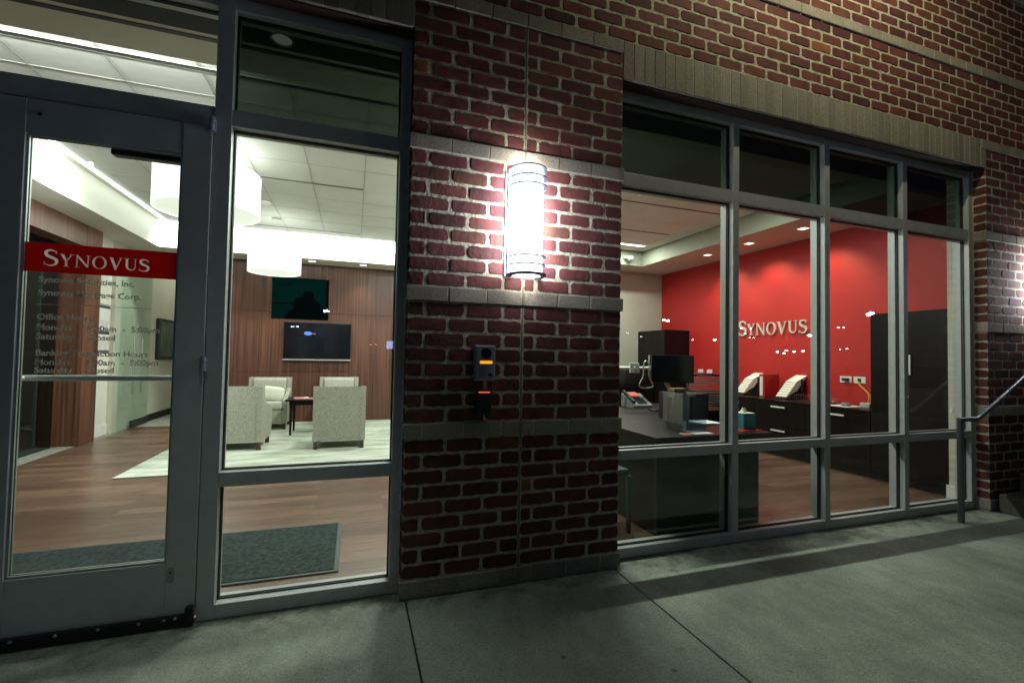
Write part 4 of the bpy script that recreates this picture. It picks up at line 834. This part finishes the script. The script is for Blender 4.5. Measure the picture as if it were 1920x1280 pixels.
# small things on the desk
ph = T('desk_phone', 'dark desk phone with a screen, on the desk behind the pier edge', 'phone', (2.72, 2.1, .66))
p = MB(); p.prism([(1.86, .6605), (2.10, .6605), (2.10, .80), (1.86, .69)], 'x', 2.56, 2.80); p.build('base', 'grey_plastic', ph); p = MB(); p.prism([(2.0, .765), (2.10, .8115), (2.10, .8135), (2.0, .768)], 'x', 2.62, 2.74); p.build('screen', 'red_print', ph)
p = MB(); p.tube([(2.575, 1.87, .725), (2.575, 2.08, .825)], .019, 10); p.build('handset', 'black_plastic', ph); p = MB()
for i in range(4):
    for j in range(3): y = 1.88+i*.026; z = .699+(y-1.86)*.458; p.box(2.64+j*.04, 2.665+j*.04, y, y+.015, z, z+.012)
p.build('keys', 'bezel', ph)
for (nm, mt_, b, lb, ct) in (('sticky_notes', 'note_yellow', (2.86, 2.93, 1.74, 1.78, .6715, .745), 'yellow-green sticky notes standing beside the monitor', 'sticky notes'), ('note_tray', 'black_plastic', (2.80, 2.98, 1.70, 1.80, .6605, .671), 'small black tray under the sticky notes', 'tray'), ('stapler', 'binder_red', (2.99, 3.11, 1.74, 1.79, .6605, .69), 'small red stapler beside the sticky notes', 'stapler'), ('keyboard', 'black_plastic', (2.62, 3.10, 1.565, 1.69, .6605, .675), 'black keyboard lying before the monitor', 'keyboard'), ('leaflet', 'paper', (1.96, 2.21, .33, .40, .6605, .664), 'white leaflet with red print at the window edge of the desk', 'leaflet'), ('red_folder', 'binder_red', (2.50, 2.70, .36, .60, .6605, .664), 'red folder lying under the tissue box', 'folder'), ('desk_box', 'gold_box', (2.24, 2.36, .80, .88, .6605, .95), 'tan cardboard box behind the brochure holder', 'box'), ('file_box', 'black_plastic', (2.42, 2.72, .95, 1.25, .6605, .89), 'black file box on the desk behind the acrylic brochure holder', 'file box'), ('paper_stack', 'paper', (2.46, 2.64, .70, .92, .6605, .672), 'white papers lying before the black file box', 'papers'), ('paper_cup', 'grey_plastic', (2.44, 2.50, 1.0, 1.06, .6605, .78), 'grey cup on the desk right of the brochure holder', 'cup')):
    p = MB(); p.box(*b, .0015); tag(p.build(nm, mt_), lb, ct)
p = MB(); p.box(1.965, 2.05, .332, .398, .6643, .6646); tag(p.build('leaflet_print', 'red_print'), 'red printed patch on the leaflet', 'leaflet print')
bh = T('brochure_holder', 'clear acrylic brochure holder standing on the desk by the glass', 'brochure holder', (2.1, .5, .66))
p = MB()
for b in ((1.99, 1.994, .40, .62, .6605, .945), (2.2, 2.204, .40, .62, .6605, .93), (1.9945, 2.1995, .40, .404, .6605, .75), (1.9945, 2.1995, .616, .62, .6605, .945), (1.9945, 2.1995, .4045, .6155, .6605, .6645)): p.box(*b)
p.build('shell', 'acrylic', bh); p = MB(); p.prism([(2.03, .665), (2.16, .665), (2.18, .72), (2.165, .90), (2.15, .93), (2.05, .93), (2.03, .86), (2.015, .72)], 'y', .56, .575); p.build('brochures', 'grey_plastic', bh)
p = MB(); p.box(2.0, 2.19, .585, .600, .665, .90); p.build('brochures', 'ink', bh)
tx = T('tissue_box', 'teal tissue box with a tissue sticking out, on the desk corner', 'tissue box', (2.53, .5, .665))
p = MB(); p.box(2.575, 2.69, .42, .535, .665, .785, .003); p.build('box', 'teal_card', tx); p = MB(); p.box(2.5765, 2.6885, .4215, .5335, .7853, .7865); p.build('lid', 'paper', tx)
bm = bmesh.new(); bmesh.ops.create_cone(bm, segments=12, radius1=.026, radius2=.008, depth=.04); 
for v in bm.verts: v.co.x += rnd.uniform(-.008, .008); v.co.z += rnd.uniform(-.006, .006)
p = MB(); p.addbm(bm, False, Matrix.Translation((2.63, .477, .806))); p.build('tissue', 'pillow_cloth', tx)
# things on the credenza
CT = .6955
def paper_rack(y, label):
    t = T('letter_rack', label, 'letter rack', (5.1, y, CT), group='slanted letter racks on the credenza')
    p = MB(); p.box(4.96, 5.26, y-.10, y+.10, CT, CT+.02, .004); p.box(5.24, 5.26, y-.10, y+.10, CT+.02, CT+.26, .002); p.build('frame', 'black_plastic', t)
    for i in range(7):
        z = CT+.03+i*.03; x = 4.99+i*.028; p = MB(); p.prism([(x, z), (x+.20, z+.09), (x+.198, z+.102), (x-.002, z+.012)], 'y', y-.078, y+.078)
        # stepped sheaf of forms
        p.build('forms', 'paper', t)
paper_rack(2.86, 'black letter rack full of white forms, left of the red binder'); paper_rack(2.18, 'black letter rack full of white forms, right of the red binder')
bd = T('ring_binder', 'red ring binder standing upright with a white spine label', 'binder', (5.1, 2.5, CT)); p = MB(); p.box(5.0, 5.26, 2.44, 2.53, CT, CT+.31, .002); p.build('cover', 'binder_red', bd); p = MB(); p.box(4.997, 4.9997, 2.47, 2.515, CT+.02, CT+.28); p.build('spine_label', 'paper', bd)
bk = T('wire_basket', 'low silver wire basket on the credenza', 'basket', (5.1, 1.78, CT)); p = MB()
for z in (CT+.004, CT+.075): p.tube([(4.98, 1.62, z), (5.24, 1.62, z), (5.24, 1.98, z), (4.98, 1.98, z), (4.98, 1.62, z)], .0025, 6)
for i in range(13): y = 1.62+i*.03; p.tube([(4.98, y, CT+.075), (4.98, y, CT+.004), (5.24, y, CT+.004), (5.24, y, CT+.075)], .0015, 5)
p.build('wires', 'steel', bk)
p = MB(); p.tube([(4.92, 2.93, CT+.014), (4.98, 3.02, CT+.03), (5.03, 3.08, CT+.014)], .012, 8); tag(p.build('pen_pot', 'silver_plastic'), 'small silver object left of the letter racks', 'object')
for i, (y, s_) in enumerate(((1.60, 'with a black plug'), (1.44, 'with orange and yellow cords'))):
    t = T('wall_outlet', 'white outlet plate on the red wall, %s' % s_, 'outlet', (RX, y, .98)); p = MB(); p.box(RX-.008, RX-.0005, y-.068, y+.068, .945, 1.02, .002); p.build('plate', 'trim_paint', t)
    p = MB(); p.box(RX-(.05 if i == 0 else .011), RX-.0085, y-.045 if i == 0 else y-.02, y+.02, .965, 1.0, .003); p.build('plug' if i == 0 else 'socket', 'black_plastic', t)
for dy, mt_, nm in ((0, 'orange_cord', 'orange'), (.012, 'yellow_cord', 'yellow')):
    p = MB(); p.tube([(RX-.012, 1.43+dy, .965), (RX-.03, 1.42+dy, .93), (RX-.06, 1.34+dy, .88), (RX-.09, 1.27+dy, .83), (RX-.12, 1.24+dy*2, .76), (RX-.15, 1.26+dy*2, CT+.02), (RX-.2, 1.22, CT+.006)], .006, 8); tag(p.build('network_cord', mt_), '%s network cord hanging from the outlet to the credenza' % nm, 'cord')
p = MB(); p.box(4.86, 5.15, 1.25, 1.50, CT, CT+.002); tag(p.build('mouse_pad', 'paper'), 'white mouse pad on the credenza under the outlets', 'mouse pad')
bm = bmesh.new(); bmesh.ops.create_uvsphere(bm, u_segments=16, v_segments=10, radius=1); p = MB(); p.addbm(bm, True, Matrix.Translation((5.0, 1.36, CT+.018)) @ Matrix.Diagonal((.05, .055, .022, 1))); tag(p.build('computer_mouse', 'grey_plastic'), 'grey computer mouse on the white pad', 'mouse')
bm = bmesh.new(); bmesh.ops.create_uvsphere(bm, u_segments=14, v_segments=8, radius=.022); p = MB(); p.addbm(bm, True, Matrix.Translation((5.1, 1.25, CT+.03))); p.box(5.02, 5.2, 1.12, 1.22, CT, CT+.05, .006); tag(p.build('adapter', 'silver_plastic'), 'silver adapter and knob beside the mouse pad', 'adapter')
# shade cord in the window return
p = MB(); p.tube([(4.716, .235, 2.9), (4.716, .235, .80)], .0022, 6); p.tube([(4.716, .243, 2.9), (4.716, .243, .80)], .0018, 6); p.box(4.709, 4.723, .229, .249, .762, .80, .004); tag(p.build('shade_cord', 'trim_paint'), 'thin white bead cord of a window shade hanging by the tan return', 'cord')

for y in (1.0, 2.5, 4.0):
    t = T('added_fill_panel', 'added square light panel on the partition side of the lobby, out of view', 'ceiling light', (.52, y, CZ), group='added light panels along the partition'); p = MB(); p.box(.36, .68, y-.16, y+.16, CZ-.008, CZ-.001, .002); p.build('lens', 'led_soft', t)  # lens panels added for the hidden lobby fill lamps

# ------------------------------------------------------------------ lights across the parking lot, behind the camera (they show as reflections in the glass)
pbr('lot_white', (1, 1, 1), .5, emit=(.9, .95, 1), es=60); pbr('lot_blue', (.2, .3, 1), .5, emit=(.15, .3, 1), es=16); pbr('lot_red', (1, .1, .05), .5, emit=(1, .08, .04), es=16); pbr('lot_sign', (.4, .6, 1), .5, emit=(.35, .55, 1), es=9)
LOT = [(29.47, -36.49, 5.06, 'w'), (30.07, -36.68, 5.05, 'w'), (37.29, -38.08, 3.32, 'w'), (40.72, -45.58, 3.62, 's'), (37.48, -27.06, 3.42, 'w'), (35.67, -23.21, 3.85, 's'), (48.15, -31.63, 4.75, 's'), (35.4, -20.59, 4.76, 'w'), (35.9, -21.1, 4.73, 'w'), (55.35, -45.86, 2.33, 'w'), (57.63, -46.37, 2.61, 'w'), (59.8, -46.99, 2.5, 'w'), (58.17, -44.34, 2.54, 'w'), (58.17, -47.26, 2.24, 'w'), (37.87, -34.96, 4.43, 's'), (37.94, -34.5, 3.87, 's'), (38.05, -34.1, 3.48, 's'), (39.25, -35.06, 4.48, 's'), (39.44, -34.89, 3.53, 's'), (56.88, -38.27, 2.69, 's'), (57.33, -37.74, 2.76, 's'), (34.37, -47.62, 3.9, 's'), (34.05, -50.17, 4.47, 's'), (-6.35, -49.54, 3.76, 's'), (-5.86, -49.58, 3.77, 's'), (-5.71, -59.64, 3.46, 'b'), (-5.16, -61.69, 3.49, 'r'), (-6.04, -61.63, 3.39, 'r'), (1.88, -63.84, 2.33, 'r'), (2.6, -64.82, 2.36, 'r'), (-2.6, -39.81, 4.71, 'w')]
def post_lamp(mt, r, nm, lb, ct, gp):
    t = T(nm, lb, ct, (0, 0, 0), group=gp, local=True)
    p = MB(); p.cyl(0, 0, -3, 0, .05, 8); p.build('pole', 'dark_metal', t)
    p = MB(); bm = bmesh.new(); bmesh.ops.create_uvsphere(bm, u_segments=12, v_segments=8, radius=r); p.addbm(bm, True, Matrix.Diagonal((1.5, 1, .75, 1))); p.build('head', mt, t); return t
PL = {'w': post_lamp('lot_white', .15, 'parking_lot_lamp', 'bright white lamp on a pole far across the parking lot', 'street lamp', 'large parking lot lamps'), 's': post_lamp('lot_white', .07, 'parking_lot_lamp', 'small white lamp on a low pole far across the parking lot', 'street lamp', 'small parking lot lamps'),
      'b': post_lamp('lot_blue', .32, 'blue_lamp', 'round blue light on a pole far across the parking lot', 'street lamp', 'coloured lights'), 'r': post_lamp('lot_red', .10, 'signal_lamp', 'small red light on a pole far across the parking lot', 'signal', 'red lights')}
used = set()
for (x, y, z, c) in LOT:
    o = PL[c] if c not in used else dup(PL[c]); used.add(c); o.location = (x, y, z)
t = T('lit_sign', 'blue-white lit sign board far across the parking lot', 'sign', (3.5, -49.8, 2.1)); p = MB(); p.box(3.1, 3.9, -49.8, -49.7, 1.7, 2.5, .01); p.build('panel', 'lot_sign', t); p = MB(); p.box(3.45, 3.55, -49.79, -49.71, -.14, 1.69); p.build('post', 'dark_metal', t)
for o in list(bpy.data.objects):
    if 'wl' in o: del o['wl']
